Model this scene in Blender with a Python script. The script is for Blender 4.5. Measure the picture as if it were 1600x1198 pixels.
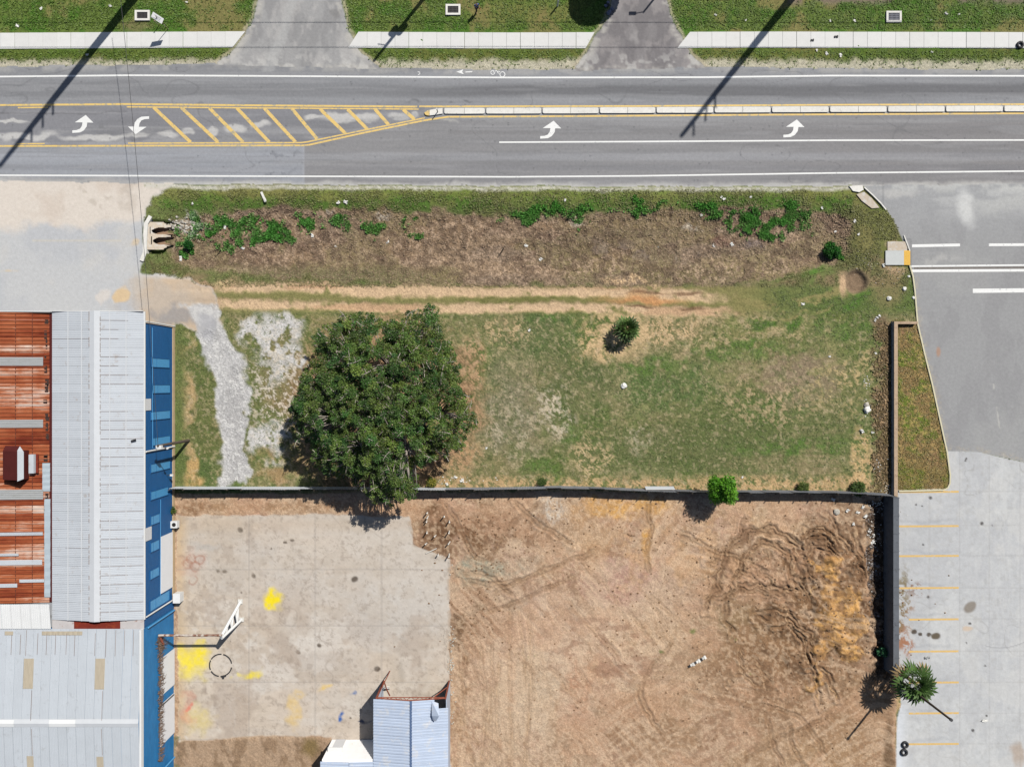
import bpy, bmesh, math, random
import numpy as np
from mathutils import Vector, Matrix, Euler

for o in list(bpy.data.objects):
    bpy.data.objects.remove(o)
SC = bpy.context.scene
COL = SC.collection
random.seed(7)
rng = np.random.default_rng(11)
PI = math.pi

# ------------------------------------------------------------------ camera, sky, sun, exposure
CAMZ = 76.0                       # drone height above the ground, metres
PPM = 14.0                        # photo pixels per metre on the ground
cam = bpy.data.cameras.new('camera'); camo = bpy.data.objects.new('camera', cam); COL.objects.link(camo)
camo.location = (0, 0, CAMZ); camo.rotation_euler = (0, 0, 0)
cam.sensor_fit = 'HORIZONTAL'; cam.sensor_width = 36.0
cam.lens = 18.0 / (800.0 / PPM / CAMZ)
cam.clip_start = 0.5; cam.clip_end = 3000
SC.camera = camo

SUN_EL = math.radians(47.6)
SHX, SHY = -0.625, -0.781         # direction shadows fall on the ground
SUN_AZ = math.atan2(-SHX, -SHY)
world = bpy.data.worlds.new('World'); SC.world = world; world.use_nodes = True
wn = world.node_tree; wn.nodes.clear()
wo = wn.nodes.new('ShaderNodeOutputWorld'); wb = wn.nodes.new('ShaderNodeBackground'); sky = wn.nodes.new('ShaderNodeTexSky')
sky.sky_type = 'NISHITA'; sky.sun_disc = False; sky.sun_elevation = SUN_EL; sky.sun_rotation = SUN_AZ
sky.air_density = 1.0; sky.dust_density = 1.0; sky.ozone_density = 1.0
wb.inputs['Strength'].default_value = 0.056
wn.links.new(sky.outputs[0], wb.inputs[0]); wn.links.new(wb.outputs[0], wo.inputs[0])
sl = bpy.data.lights.new('sun', 'SUN'); slo = bpy.data.objects.new('sun', sl); COL.objects.link(slo)
sl.energy = 5.0; sl.angle = math.radians(0.5); sl.color = (1.0, 0.95, 0.88)
sd = Vector((SHX * math.cos(SUN_EL), SHY * math.cos(SUN_EL), -math.sin(SUN_EL)))
slo.rotation_euler = sd.to_track_quat('-Z', 'Y').to_euler(); slo.location = (30, 40, 60)
SC.view_settings.view_transform = 'Standard'; SC.view_settings.look = 'None'
SC.view_settings.gamma = 1.0; SC.view_settings.use_curve_mapping = False
SC.view_settings.exposure = 0.72

KEXP = np.array([2.10, 2.07, 2.10])     # light that a flat sunlit white surface sends back at this exposure
def lin(c):
    c = np.asarray(c, float) / 255.0
    return np.where(c <= 0.04045, c / 12.92, ((c + 0.055) / 1.055) ** 2.4)
def A(r, g, b):
    """albedo that reads as the given sRGB tone in full sun"""
    return np.clip(lin((r, g, b)) / KEXP, 0.002, 0.85)

# ------------------------------------------------------------------ helpers
def P(px, py, z=0.0):
    """a spot of the site, given by photo pixel and its height"""
    k = (CAMZ - z) / CAMZ / PPM
    return Vector(((px - 800.0) * k, (599.0 - py) * k, z))

def tag(o, label=None, cat=None, group=None, kind=None):
    if label: o['label'] = label
    if cat: o['category'] = cat
    if group: o['group'] = group
    if kind: o['kind'] = kind
    return o

def thing(name, loc, label, cat, group=None, rz=0.0):
    o = bpy.data.objects.new(name, None); COL.objects.link(o)
    o.location = loc; o.rotation_euler = (0, 0, rz); o.empty_display_size = 0.3
    return tag(o, label, cat, group)

def link(name, me, parent=None, loc=None, rot=None):
    o = bpy.data.objects.new(name, me); COL.objects.link(o)
    if parent is not None: o.parent = parent
    if loc is not None: o.location = loc
    if rot is not None: o.rotation_euler = rot
    return o

def kids(o): return [c for c in bpy.data.objects if c.parent == o]
def copy_tree(o, parent=None, cache=None):
    c = o.copy(); COL.objects.link(c)
    if parent is not None: c.parent = parent
    for ch in kids(o): copy_tree(ch, c)
    return c

class MB:
    def __init__(s): s.v = []; s.f = []; s.sm = []
    def add(s, vs, fs, M=None, smooth=False):
        b = len(s.v)
        for v in vs:
            v = Vector(v)
            s.v.append(tuple(M @ v) if M is not None else tuple(v))
        for f in fs: s.f.append([i + b for i in f]); s.sm.append(smooth)
    def box(s, c, d, M=None):
        x, y, z = c; a, b, h = d[0] / 2, d[1] / 2, d[2] / 2
        vs = [(x + i * a, y + j * b, z + k * h) for k in (-1, 1) for j in (-1, 1) for i in (-1, 1)]
        s.add(vs, [(0, 2, 3, 1), (4, 5, 7, 6), (0, 1, 5, 4), (2, 6, 7, 3), (0, 4, 6, 2), (1, 3, 7, 5)], M)
    def tube(s, pts, r, n=8, cap=True, smooth=True):
        pts = [Vector(p) for p in pts]; m = len(pts)
        rr = r if isinstance(r, (list, tuple)) else [r] * m
        vs = []; fs = []
        for i, p in enumerate(pts):
            t = (pts[min(i + 1, m - 1)] - pts[max(i - 1, 0)]).normalized()
            u = t.cross(Vector((0, 0, 1)))
            if u.length < 1e-3: u = Vector((1, 0, 0))
            u.normalize(); w = t.cross(u)
            for j in range(n):
                a = 2 * PI * j / n
                vs.append(p + (u * math.cos(a) + w * math.sin(a)) * rr[i])
        for i in range(m - 1):
            for j in range(n):
                fs.append((i * n + j, i * n + (j + 1) % n, (i + 1) * n + (j + 1) % n, (i + 1) * n + j))
        s.add(vs, fs, None, smooth)
        if cap:
            s.add(vs[:n][::-1], [tuple(range(n))]); s.add(vs[-n:], [tuple(range(n))])
    def prism(s, poly, z0, z1, bev=0.0):
        n = len(poly); cx = sum(p[0] for p in poly) / n; cy = sum(p[1] for p in poly) / n
        vs = [(p[0], p[1], z0) for p in poly]
        if bev:
            vs += [(p[0], p[1], z1 - bev) for p in poly]
            for p in poly:
                d = Vector((cx - p[0], cy - p[1])); L = max(d.length, 1e-6)
                vs.append((p[0] + d.x / L * bev, p[1] + d.y / L * bev, z1))
            rings = 3
        else:
            vs += [(p[0], p[1], z1) for p in poly]; rings = 2
        fs = []
        for k in range(rings - 1):
            for i in range(n):
                j = (i + 1) % n
                fs.append((k * n + i, k * n + j, (k + 1) * n + j, (k + 1) * n + i))
        fs.append(tuple(range((rings - 1) * n, rings * n)))
        s.add(vs, fs)
    def mesh(s, name, m=None):
        me = bpy.data.meshes.new(name); me.from_pydata(s.v, [], s.f); me.update()
        if s.sm and any(s.sm): me.polygons.foreach_set('use_smooth', s.sm)
        bm = bmesh.new(); bm.from_mesh(me); bmesh.ops.recalc_face_normals(bm, faces=bm.faces); bm.to_mesh(me); bm.free()
        if m: me.materials.append(m)
        return me
    def build(s, name, m, parent=None, loc=None, rot=None):
        return link(name, s.mesh(name, m), parent, loc, rot)

def sweep(pts, w, h, z0=0.0, closed=False):
    """rectangular profile (w wide, h tall) along a ground polyline"""
    mb = MB(); pts = [Vector((p[0], p[1], 0)) for p in pts]; m = len(pts); L = []; R = []
    for i, p in enumerate(pts):
        a = pts[max(i - 1, 0)]; b = pts[min(i + 1, m - 1)]
        t = (b - a).normalized(); nrm = Vector((-t.y, t.x, 0))
        L.append(p + nrm * w / 2); R.append(p - nrm * w / 2)
    vs = []; fs = []
    for i in range(m):
        for q, z in ((L[i], z0), (L[i], z0 + h), (R[i], z0 + h), (R[i], z0)):
            vs.append((q.x, q.y, z))
    for i in range(m - 1):
        for j in range(3):
            fs.append((i * 4 + j, i * 4 + j + 1, (i + 1) * 4 + j + 1, (i + 1) * 4 + j))
    fs.append((0, 1, 2, 3)); b = (m - 1) * 4; fs.append((b, b + 3, b + 2, b + 1))
    mb.add(vs, fs); return mb

def ribbon(pts, w, z=0.004):
    mb = MB(); m = len(pts); vs = []
    pts = [Vector((p[0], p[1], 0)) for p in pts]
    for i, p in enumerate(pts):
        t = (pts[min(i + 1, m - 1)] - pts[max(i - 1, 0)]).normalized(); nrm = Vector((-t.y, t.x, 0)) * w / 2
        vs += [(p.x + nrm.x, p.y + nrm.y, z), (p.x - nrm.x, p.y - nrm.y, z)]
    mb.add(vs, [(2 * i, 2 * i + 1, 2 * i + 3, 2 * i + 2) for i in range(m - 1)])
    return mb

# ------------------------------------------------------------------ materials
def newmat(name):
    m = bpy.data.materials.new(name); m.use_nodes = True
    nt = m.node_tree; b = nt.nodes['Principled BSDF']
    return m, nt, b
def N(nt, t, **kw):
    n = nt.nodes.new(t)
    for k, v in kw.items(): setattr(n, k, v)
    return n
def L(nt, a, b): nt.links.new(a, b)
def ramp(nt, fac, stops):
    r = N(nt, 'ShaderNodeValToRGB'); L(nt, fac, r.inputs[0])
    e = r.color_ramp.elements
    while len(e) < len(stops): e.new(0.5)
    for i, (p, c) in enumerate(stops):
        e[i].position = p; e[i].color = (c[0], c[1], c[2], 1)
    return r.outputs[0]
def mixc(nt, fac, a, b, mode='MIX'):
    n = N(nt, 'ShaderNodeMix', data_type='RGBA', blend_type=mode)
    for s, v in ((n.inputs[0], fac), (n.inputs[6], a), (n.inputs[7], b)):
        if hasattr(v, 'links'): L(nt, v, s)
        elif isinstance(v, (int, float)): s.default_value = v
        else: s.default_value = (v[0], v[1], v[2], 1)
    return n.outputs[2]
def noise(nt, scale, detail=4, rough=0.6, vec=None, dist=0.0):
    n = N(nt, 'ShaderNodeTexNoise'); n.inputs['Scale'].default_value = scale
    n.inputs['Detail'].default_value = detail; n.inputs['Roughness'].default_value = rough
    n.inputs['Distortion'].default_value = dist
    if vec is not None: L(nt, vec, n.inputs['Vector'])
    return n.outputs['Fac']
def geo_pos(nt, scale=(1, 1, 1)):
    g = N(nt, 'ShaderNodeNewGeometry'); mp = N(nt, 'ShaderNodeMapping')
    mp.inputs['Scale'].default_value = scale; L(nt, g.outputs['Position'], mp.inputs[0]); return mp.outputs[0]

def mat(name, c, rough=0.85, var=0.15, scale=1.2, metal=0.0, bump=0.0, objvar=0.0, spots=None, spec=0.3, stretch=(1, 1, 1)):
    """plain surface with uneven tone; spots = (colour, amount, scale) adds stains of their own shape"""
    m, nt, b = newmat(name); c = np.asarray(c, float)
    pos = geo_pos(nt, stretch)
    f = noise(nt, scale, 6, 0.65, pos)
    col = ramp(nt, f, [(0.25, c * (1 - var)), (0.75, np.clip(c * (1 + var), 0, 0.9))])
    if objvar:
        oi = N(nt, 'ShaderNodeObjectInfo')
        r = ramp(nt, oi.outputs['Random'], [(0, np.ones(3) * (1 - objvar)), (1, np.ones(3) * (1 + objvar))])
        col = mixc(nt, 1.0, col, r, 'MULTIPLY')
    if spots:
        sc, amt, ss = spots
        f2 = noise(nt, ss, 7, 0.7, pos, 0.4)
        k = ramp(nt, f2, [(1 - amt - 0.06, (0, 0, 0)), (1 - amt + 0.06, (1, 1, 1))])
        col = mixc(nt, k, col, sc)
    L(nt, col, b.inputs['Base Color'])
    b.inputs['Roughness'].default_value = rough; b.inputs['Metallic'].default_value = metal
    b.inputs['Specular IOR Level'].default_value = spec
    if bump:
        bp = N(nt, 'ShaderNodeBump'); bp.inputs['Strength'].default_value = 0.5; bp.inputs['Distance'].default_value = bump
        L(nt, noise(nt, 14, 5, 0.7, pos), bp.inputs['Height']); L(nt, bp.outputs[0], b.inputs['Normal'])
    return m

def ground_mat(name, fine=0.28, s1=5.0, s2=16.0, bump=0.03, rough=0.95):
    """tone comes from the sheet's own soil / stain map, this adds grain and fine relief"""
    m, nt, b = newmat(name)
    at = N(nt, 'ShaderNodeVertexColor'); at.layer_name = 'Col'
    pos = geo_pos(nt)
    f = noise(nt, s1, 5, 0.7, pos); g = noise(nt, s2, 3, 0.7, pos)
    mm = N(nt, 'ShaderNodeMath', operation='ADD'); L(nt, f, mm.inputs[0]); L(nt, g, mm.inputs[1])
    ml = N(nt, 'ShaderNodeMapRange'); L(nt, mm.outputs[0], ml.inputs[0])
    ml.inputs[1].default_value = 0.65; ml.inputs[2].default_value = 1.35
    ml.inputs[3].default_value = 1 - fine; ml.inputs[4].default_value = 1 + fine
    cc = N(nt, 'ShaderNodeCombineColor')
    for i in range(3): L(nt, ml.outputs[0], cc.inputs[i])
    col = mixc(nt, 1.0, at.outputs[0], cc.outputs[0], 'MULTIPLY')
    L(nt, col, b.inputs['Base Color']); b.inputs['Roughness'].default_value = rough
    b.inputs['Specular IOR Level'].default_value = 0.15
    if bump:
        bp = N(nt, 'ShaderNodeBump'); bp.inputs['Strength'].default_value = 0.7; bp.inputs['Distance'].default_value = bump
        L(nt, mm.outputs[0], bp.inputs['Height']); L(nt, bp.outputs[0], b.inputs['Normal'])
    return m

def leaf_mat(name, trans=0.25):
    m, nt, b = newmat(name)
    at = N(nt, 'ShaderNodeVertexColor'); at.layer_name = 'Col'
    L(nt, at.outputs[0], b.inputs['Base Color']); b.inputs['Roughness'].default_value = 0.6
    b.inputs['Specular IOR Level'].default_value = 0.25
    tr = N(nt, 'ShaderNodeBsdfTranslucent'); L(nt, at.outputs[0], tr.inputs[0])
    ms = N(nt, 'ShaderNodeMixShader'); ms.inputs[0].default_value = trans
    out = nt.nodes['Material Output']
    L(nt, b.outputs[0], ms.inputs[1]); L(nt, tr.outputs[0], ms.inputs[2]); L(nt, ms.outputs[0], out.inputs[0])
    return m

M = {}
M['asphalt'] = ground_mat('asphalt', 0.15, 3.0, 22.0, 0.008, 0.9)
M['soil'] = ground_mat('soil', 0.38, 5.0, 12.0, 0.045)
M['turf'] = ground_mat('turf', 0.42, 4.5, 14.0, 0.08)
M['slab'] = ground_mat('cast_concrete', 0.12, 2.0, 18.0, 0.008, 0.9)
M['sandy'] = ground_mat('sandy_concrete', 0.12, 2.5, 14.0, 0.015)
M['leaf'] = leaf_mat('leaf')
M['white_paint'] = mat('white_road_paint', A(244, 244, 244), 0.7, 0.06, 6, spots=(A(165, 165, 168), 0.36, 3.0))
M['yellow_paint'] = mat('yellow_road_paint', A(236, 202, 124), 0.7, 0.10, 6, spots=(A(176, 168, 146), 0.42, 2.2))
M['stall_paint'] = mat('faded_stall_paint', A(228, 190, 120), 0.8, 0.10, 4, spots=(A(205, 203, 200), 0.38, 3.2))
M['walk'] = mat('sidewalk_concrete', A(229, 228, 227), 0.9, 0.045, 1.5, objvar=0.03, spots=(A(205, 202, 198), 0.31, 1.2))
M['kerb'] = mat('kerb_concrete', A(236, 233, 228), 0.9, 0.1, 3, objvar=0.04, spots=(A(170, 165, 158), 0.35, 4))
M['tan_kerb'] = mat('weathered_wall_cap', A(190, 165, 140), 0.9, 0.15, 2, spots=(A(150, 125, 105), 0.4, 3))
M['grey_wall'] = mat('grey_wall_face', A(165, 168, 175), 0.9, 0.14, 1.2, spots=(A(120, 120, 122), 0.4, 1.6))
M['conc'] = mat('weathered_concrete', A(205, 190, 172), 0.9, 0.12, 2.5, spots=(A(215, 210, 205), 0.45, 2))
M['dark'] = mat('dark_opening', (0.012, 0.011, 0.010), 0.95, 0.2, 3)
M['black'] = mat('black_rubber', (0.018, 0.018, 0.02), 0.75, 0.25, 8)
M['iron'] = mat('grate_iron', (0.035, 0.033, 0.035), 0.7, 0.25, 12)
M['wood'] = mat('dark_pole_wood', (0.055, 0.042, 0.032), 0.9, 0.3, 6, stretch=(1, 1, .2))
M['greypole'] = mat('concrete_pole', A(175, 172, 168), 0.9, 0.1, 2)
M['bark'] = mat('grey_bark', (0.17, 0.15, 0.13), 0.95, 0.3, 5)
M['palmbark'] = mat('palm_bark', (0.12, 0.09, 0.065), 0.95, 0.3, 7)
M['wire'] = mat('wire', (0.03, 0.03, 0.032), 0.6, 0.1, 3)
M['whitemetal'] = mat('white_metal', A(238, 238, 238), 0.55, 0.05, 2, spots=(A(190, 180, 170), 0.3, 3))
M['roofwhite'] = mat('galvanised_roof', A(206, 211, 219), 0.55, 0.05, 0.8, objvar=0.035, spots=(A(190, 186, 186), 0.36, 1.4), metal=0.0)
M['rooflow'] = mat('pale_roof_sheet', A(201, 207, 216), 0.55, 0.04, 0.7, objvar=0.03, spots=(A(186, 190, 196), 0.36, 1.5))
M['roofbright'] = mat('white_roof_sheet', A(240, 241, 243), 0.6, 0.03, 1.0, objvar=0.02)
M['shedroof'] = mat('blue_white_roof_sheet', A(196, 209, 232), 0.5, 0.05, 0.8, objvar=0.03, spots=(A(215, 218, 226), 0.4, 1.2))
M['cap'] = mat('ridge_cap', A(216, 219, 225), 0.55, 0.05, 1.2)
M['skylight'] = mat('aged_fibreglass', A(192, 180, 160), 0.6, 0.12, 2.0, stretch=(6, .6, 1))
M['greypanel'] = mat('grey_fibreglass', A(172, 174, 176), 0.65, 0.14, 1.5, stretch=(.6, 5, 1), spots=(A(150, 150, 142), 0.4, 3))
M['seam'] = mat('seam_rust', A(146, 126, 118), 0.9, 0.3, 3)
M['bluewall'] = mat('blue_painted_siding', A(22, 86, 142) * 1.25, 0.6, 0.12, 0.7, spots=(A(30, 96, 150) * 1.25, 0.4, 2), stretch=(1, 1, 3))
M['bluewall2'] = mat('lighter_blue_siding', A(32, 118, 178) * 1.2, 0.6, 0.2, 0.6, spots=(A(60, 140, 190) * 1.2, 0.36, 1.2), stretch=(1, 1, 3))
M['bluepane'] = mat('overpainted_window', A(80, 152, 205) * 1.2, 0.45, 0.15, 2.5, stretch=(1, 3, 1))
M['whitedoor'] = mat('white_door_sheet', A(232, 232, 236), 0.6, 0.03, 1.5)
M['tanwall'] = mat('tan_footing', A(200, 175, 140), 0.9, 0.12, 2)
M['rustpipe'] = mat('rusty_pipe', A(205, 195, 185), 0.8, 0.15, 4, spots=(A(130, 85, 65), 0.5, 2.5))
M['truss'] = mat('rust_red_steel', A(150, 80, 60), 0.8, 0.2, 4)
M['deadvine'] = mat('dead_vine', (0.11, 0.075, 0.055), 0.95, 0.35, 6)
M['yellow_tactile'] = mat('yellow_tactile', A(245, 195, 85), 0.75, 0.06, 4)
M['ramp'] = mat('ramp_concrete', A(205, 208, 208), 0.9, 0.05, 3)
M['pipewhite'] = mat('white_pvc', A(235, 230, 222), 0.5, 0.08, 4)
M['litter'] = mat('white_litter', A(238, 236, 232), 0.8, 0.08, 9)
M['stone'] = mat('pale_rock', A(196, 190, 180), 0.95, 0.3, 4, objvar=.1)
M['darkstone'] = mat('dark_rock', A(90, 82, 74), 0.95, 0.3, 4)
M['fence_l'] = mat('bright_fence_sheet', A(206, 211, 220), 0.5, 0.10, 1.0, objvar=.06)
M['fence_d'] = mat('dull_fence_sheet', A(150, 154, 164), 0.6, 0.15, 1.0, objvar=.10, spots=(A(115, 100, 90), 0.36, 2))
M['skin'] = mat('skin', (0.35, 0.2, 0.14), 0.6, 0.05, 3)
M['shirt'] = mat('blue_shirt', A(60, 95, 165), 0.8, 0.08, 8)
M['trouser'] = mat('dark_trousers', (0.02, 0.02, 0.025), 0.85, 0.1, 8)
M['hair'] = mat('dark_hair', (0.012, 0.010, 0.009), 0.7, 0.1, 20)
M['red'] = mat('red_cloth', A(190, 60, 60), 0.8, 0.1, 8)
M['bluesheet'] = mat('blue_cloth', A(40, 90, 160), 0.8, 0.2, 5)

# rust sheets: every sheet weathers by itself (object random), streaks run down the slope
def rust_mat():
    m, nt, b = newmat('rusted_roof_sheet')
    g = N(nt, 'ShaderNodeNewGeometry'); sp = N(nt, 'ShaderNodeSeparateXYZ'); L(nt, g.outputs['Position'], sp.inputs[0])
    dv = N(nt, 'ShaderNodeMath', operation='DIVIDE'); L(nt, sp.outputs[1], dv.inputs[0]); dv.inputs[1].default_value = .78
    fl_ = N(nt, 'ShaderNodeMath', operation='FLOOR'); L(nt, dv.outputs[0], fl_.inputs[0])
    wn_ = N(nt, 'ShaderNodeTexWhiteNoise', noise_dimensions='1D'); L(nt, fl_.outputs[0], wn_.inputs['W'])
    oi = N(nt, 'ShaderNodeObjectInfo')
    f = noise(nt, 1.3, 8, 0.75, geo_pos(nt, (0.30, 3.2, 1))); h = noise(nt, 0.35, 4, 0.6, geo_pos(nt))
    def ma(x, k, y):
        n = N(nt, 'ShaderNodeMath', operation='MULTIPLY_ADD'); L(nt, x, n.inputs[0]); n.inputs[1].default_value = k
        if hasattr(y, 'links'): L(nt, y, n.inputs[2])
        else: n.inputs[2].default_value = y
        return n.outputs[0]
    t = ma(wn_.outputs['Value'], .34, ma(f, .62, ma(h, .42, ma(oi.outputs['Random'], .10, 0.0))))
    col = ramp(nt, t, [(0.46, A(228, 208, 196)), (0.55, A(210, 164, 142)), (0.64, A(184, 108, 72)), (0.82, A(154, 76, 46)), (0.95, A(116, 46, 28))])
    L(nt, col, b.inputs['Base Color']); b.inputs['Roughness'].default_value = 0.85; b.inputs['Specular IOR Level'].default_value = .15
    return m
M['rust'] = rust_mat()
M['rustdeep'] = mat('deep_rust', A(128, 48, 34), 0.85, 0.22, 1.2, spots=(A(150, 66, 40), 0.42, 2), spec=.15)
M['rustdark'] = mat('dark_rust_hood', A(88, 34, 32), 0.85, 0.15, 1.5, spec=.15)

# ------------------------------------------------------------------ numpy ground painting
STEP = 1.6
gx = np.arange(-64, 1664 + STEP, STEP); gy = np.arange(-64, 1262 + STEP, STEP)
NX, NY = len(gx), len(gy)
X, Y = np.meshgrid(gx, gy)            # photo-pixel units on the ground (1/14 m)
def vnoise(sx, sy, seed, x=None, y=None):
    x = X if x is None else x; y = Y if y is None else y
    u = (x + 400) / sx; v = (y + 400) / sy
    iu = np.floor(u).astype(np.int32); iv = np.floor(v).astype(np.int32)
    fu = u - iu; fv = v - iv; fu = fu * fu * (3 - 2 * fu); fv = fv * fv * (3 - 2 * fv)
    r = np.random.default_rng(seed).random((iv.max() + 2 - iv.min(), iu.max() + 2 - iu.min()))
    iu = iu - iu.min(); iv = iv - iv.min()
    return (r[iv, iu] * (1 - fu) + r[iv, iu + 1] * fu) * (1 - fv) + (r[iv + 1, iu] * (1 - fu) + r[iv + 1, iu + 1] * fu) * fv
def fbm(s, o=4, seed=1, st=1.0, x=None, y=None):
    t = 0; a = 1.0; w = 0
    for i in range(o):
        t = t + a * vnoise(s * st / 2 ** i, s / 2 ** i, seed * 31 + i, x, y); w += a; a *= 0.6
    return np.clip((t / w - 0.5) * 1.7 + 0.5, 0, 1)
def ss(a, b, x):
    t = np.clip((x - a) / (b - a), 0, 1); return t * t * (3 - 2 * t)
W = np.random.default_rng(5).random(X.shape)             # per-cell grain
n8 = fbm(8, 2, 3); n20 = fbm(20, 3, 4); n60 = fbm(60, 4, 5); n150 = fbm(150, 4, 6); n14 = fbm(14, 3, 9); n35 = fbm(35, 4, 12)
wx = (fbm(24, 3, 21) - .5); wy = (fbm(24, 3, 22) - .5)

def sdpoly(pts, warp=0.0):
    """signed distance (inside negative) to a polygon"""
    x = X + wx * warp; y = Y + wy * warp
    d = np.full(X.shape, 1e9); ins = np.zeros(X.shape, bool); n = len(pts)
    for i in range(n):
        ax, ay = pts[i]; bx, by = pts[(i + 1) % n]
        ex, ey = bx - ax, by - ay; l2 = ex * ex + ey * ey + 1e-9
        t = np.clip(((x - ax) * ex + (y - ay) * ey) / l2, 0, 1)
        d = np.minimum(d, (x - ax - t * ex) ** 2 + (y - ay - t * ey) ** 2)
        if ay != by:
            c = ((ay > y) != (by > y)) & (x < (bx - ax) * (y - ay) / (by - ay) + ax)
            ins ^= c
    d = np.sqrt(d); return np.where(ins, -d, d)
def interp(pts): return np.interp(X, [p[0] for p in pts], [p[1] for p in pts])
def catmull(pts, k=8):
    out = []; p = [pts[0]] + list(pts) + [pts[-1]]
    for i in range(1, len(p) - 2):
        for j in range(k):
            t = j / k; a, b, c, d = [np.array(q, float) for q in p[i - 1:i + 3]]
            out.append(tuple(0.5 * (2 * b + (c - a) * t + (2 * a - 5 * b + 4 * c - d) * t * t + (3 * b - a - 3 * c + d) * t ** 3)))
    out.append(tuple(pts[-1])); return out
def stroke(pts, pad, warp=0.0):
    """slice, signed offset and running length along a polyline, for the cells near it"""
    xs = [p[0] for p in pts]; ys = [p[1] for p in pts]
    i0 = max(0, int((min(ys) - pad - gy[0]) / STEP)); i1 = min(NY, int((max(ys) + pad - gy[0]) / STEP) + 2)
    j0 = max(0, int((min(xs) - pad - gx[0]) / STEP)); j1 = min(NX, int((max(xs) + pad - gx[0]) / STEP) + 2)
    if i1 <= i0 or j1 <= j0: return None
    sl_ = (slice(i0, i1), slice(j0, j1)); x = X[sl_] + wx[sl_] * warp; y = Y[sl_] + wy[sl_] * warp
    best = np.full(x.shape, 1e9); sg = np.zeros(x.shape); al = np.zeros(x.shape); run = 0
    for a, b in zip(pts[:-1], pts[1:]):
        ex, ey = b[0] - a[0], b[1] - a[1]; l = math.hypot(ex, ey) + 1e-9
        t = np.clip(((x - a[0]) * ex + (y - a[1]) * ey) / l / l, 0, 1)
        d = np.hypot(x - a[0] - t * ex, y - a[1] - t * ey)
        m = d < best; s = np.sign(ex * (y - a[1]) - ey * (x - a[0]))
        best = np.where(m, d, best); sg = np.where(m, d * s, sg); al = np.where(m, run + t * l, al); run += l
    return sl_, best, sg, al, run

C = np.zeros(X.shape + (3,)); Z = np.zeros(X.shape)
def paint(m, c, sl_=None):
    c = np.asarray(c, float)
    if sl_ is None: C[:] = C * (1 - m[..., None]) + c * m[..., None]
    else: C[sl_] = C[sl_] * (1 - m[..., None]) + c * m[..., None]
def blob(cx, cy, rx, ry, soft=0.5, warp=14, rot=0.0):
    x = X + wx * warp - cx; y = Y + wy * warp - cy
    if rot:
        ca, sa = math.cos(rot), math.sin(rot); x, y = x * ca + y * sa, -x * sa + y * ca
    return 1 - ss(1 - soft, 1 + soft * .3, np.hypot(x / rx, y / ry))

# ---- region boundaries
ROAD_T = [(-64, 104), (0, 104), (150, 103), (340, 99), (560, 105), (760, 109), (900, 109), (1000, 106), (1100, 104), (1300, 107), (1664, 109)]
ROAD_B = [(-64, 283), (0, 283), (200, 286), (330, 288), (470, 289), (700, 290), (900, 291), (1100, 292), (1340, 290), (1664, 288)]
rt = interp(ROAD_T) + wx * 3; rb = interp(ROAD_B) + wy * 4
DRV1 = [(404, -70), (402, 0), (396, 25), (384, 50), (366, 76), (340, 100), (344, 112), (600, 112), (585, 100), (560, 78), (543, 45), (533, 0), (530, -70)]
DRV2 = [(962, -70), (956, 0), (948, 30), (932, 55), (918, 84), (898, 104), (900, 114), (1110, 114), (1098, 100), (1078, 84), (1060, 52), (1048, 25), (1043, 0), (1036, -70)]
APRON = [(-80, 270), (300, 270), (262, 292), (240, 305), (228, 325), (224, 345), (226, 400), (222, 425), (330, 445), (340, 475), (352, 505), (310, 520), (275, 505), (240, 640), (-80, 640)]
PATH = [(286, 478), (345, 478), (356, 510), (378, 560), (388, 600), (384, 690), (389, 759), (345, 759), (343, 650), (336, 592), (312, 535), (296, 500)]
EROAD = [(1338, 280), (1350, 292), (1376, 318), (1396, 342), (1408, 368), (1420, 392), (1422, 415), (1428, 440), (1433, 508), (1456, 600), (1479, 705), (1530, 706), (1562, 714), (1600, 722), (1680, 740), (1680, 280)]
PARK = [(1403, 766), (1480, 764), (1485, 752), (1480, 705), (1530, 706), (1562, 714), (1600, 722), (1680, 740), (1680, 1270), (1398, 1270), (1400, 1180), (1402, 1120), (1408, 1100), (1403, 1040)]
PLANTER = [(1398, 500), (1433, 505), (1456, 600), (1478, 705), (1484, 745), (1480, 762), (1403, 766), (1398, 766)]
DIRT = [(272, 772), (272, 805), (268, 1270), (1398, 1270), (1400, 1100), (1403, 1040), (1396, 772), (900, 768)]
PAD = [(276, 806), (470, 804), (640, 806), (648, 850), (690, 868), (702, 872), (704, 1060), (704, 1280), (540, 1280), (520, 1150), (420, 1148), (280, 1158)]
sRoad1, sD1, sD2 = sdpoly(DRV1, 6), sdpoly(DRV1, 5), sdpoly(DRV2, 5)
sAp = sdpoly(APRON, 10); sPath = sdpoly(PATH, 16); sER = sdpoly(EROAD, 2); sPk = sdpoly(PARK, 0); sPl = sdpoly(PLANTER, 0)
sDirt = sdpoly(DIRT, 3); sPad = sdpoly(PAD, 5)

# ---- 1. field and verge turf (everything starts as turf)
g_dark, g_mid, g_olive, g_brn, g_sand = A(86, 112, 52), A(112, 124, 72), A(128, 124, 80), A(150, 128, 98), A(212, 186, 152)
paint(np.ones(X.shape), g_mid)
paint(ss(.3, .8, n35) * .45, g_dark); paint(ss(.5, .8, fbm(90, 4, 31)) * .6, g_olive)
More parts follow.
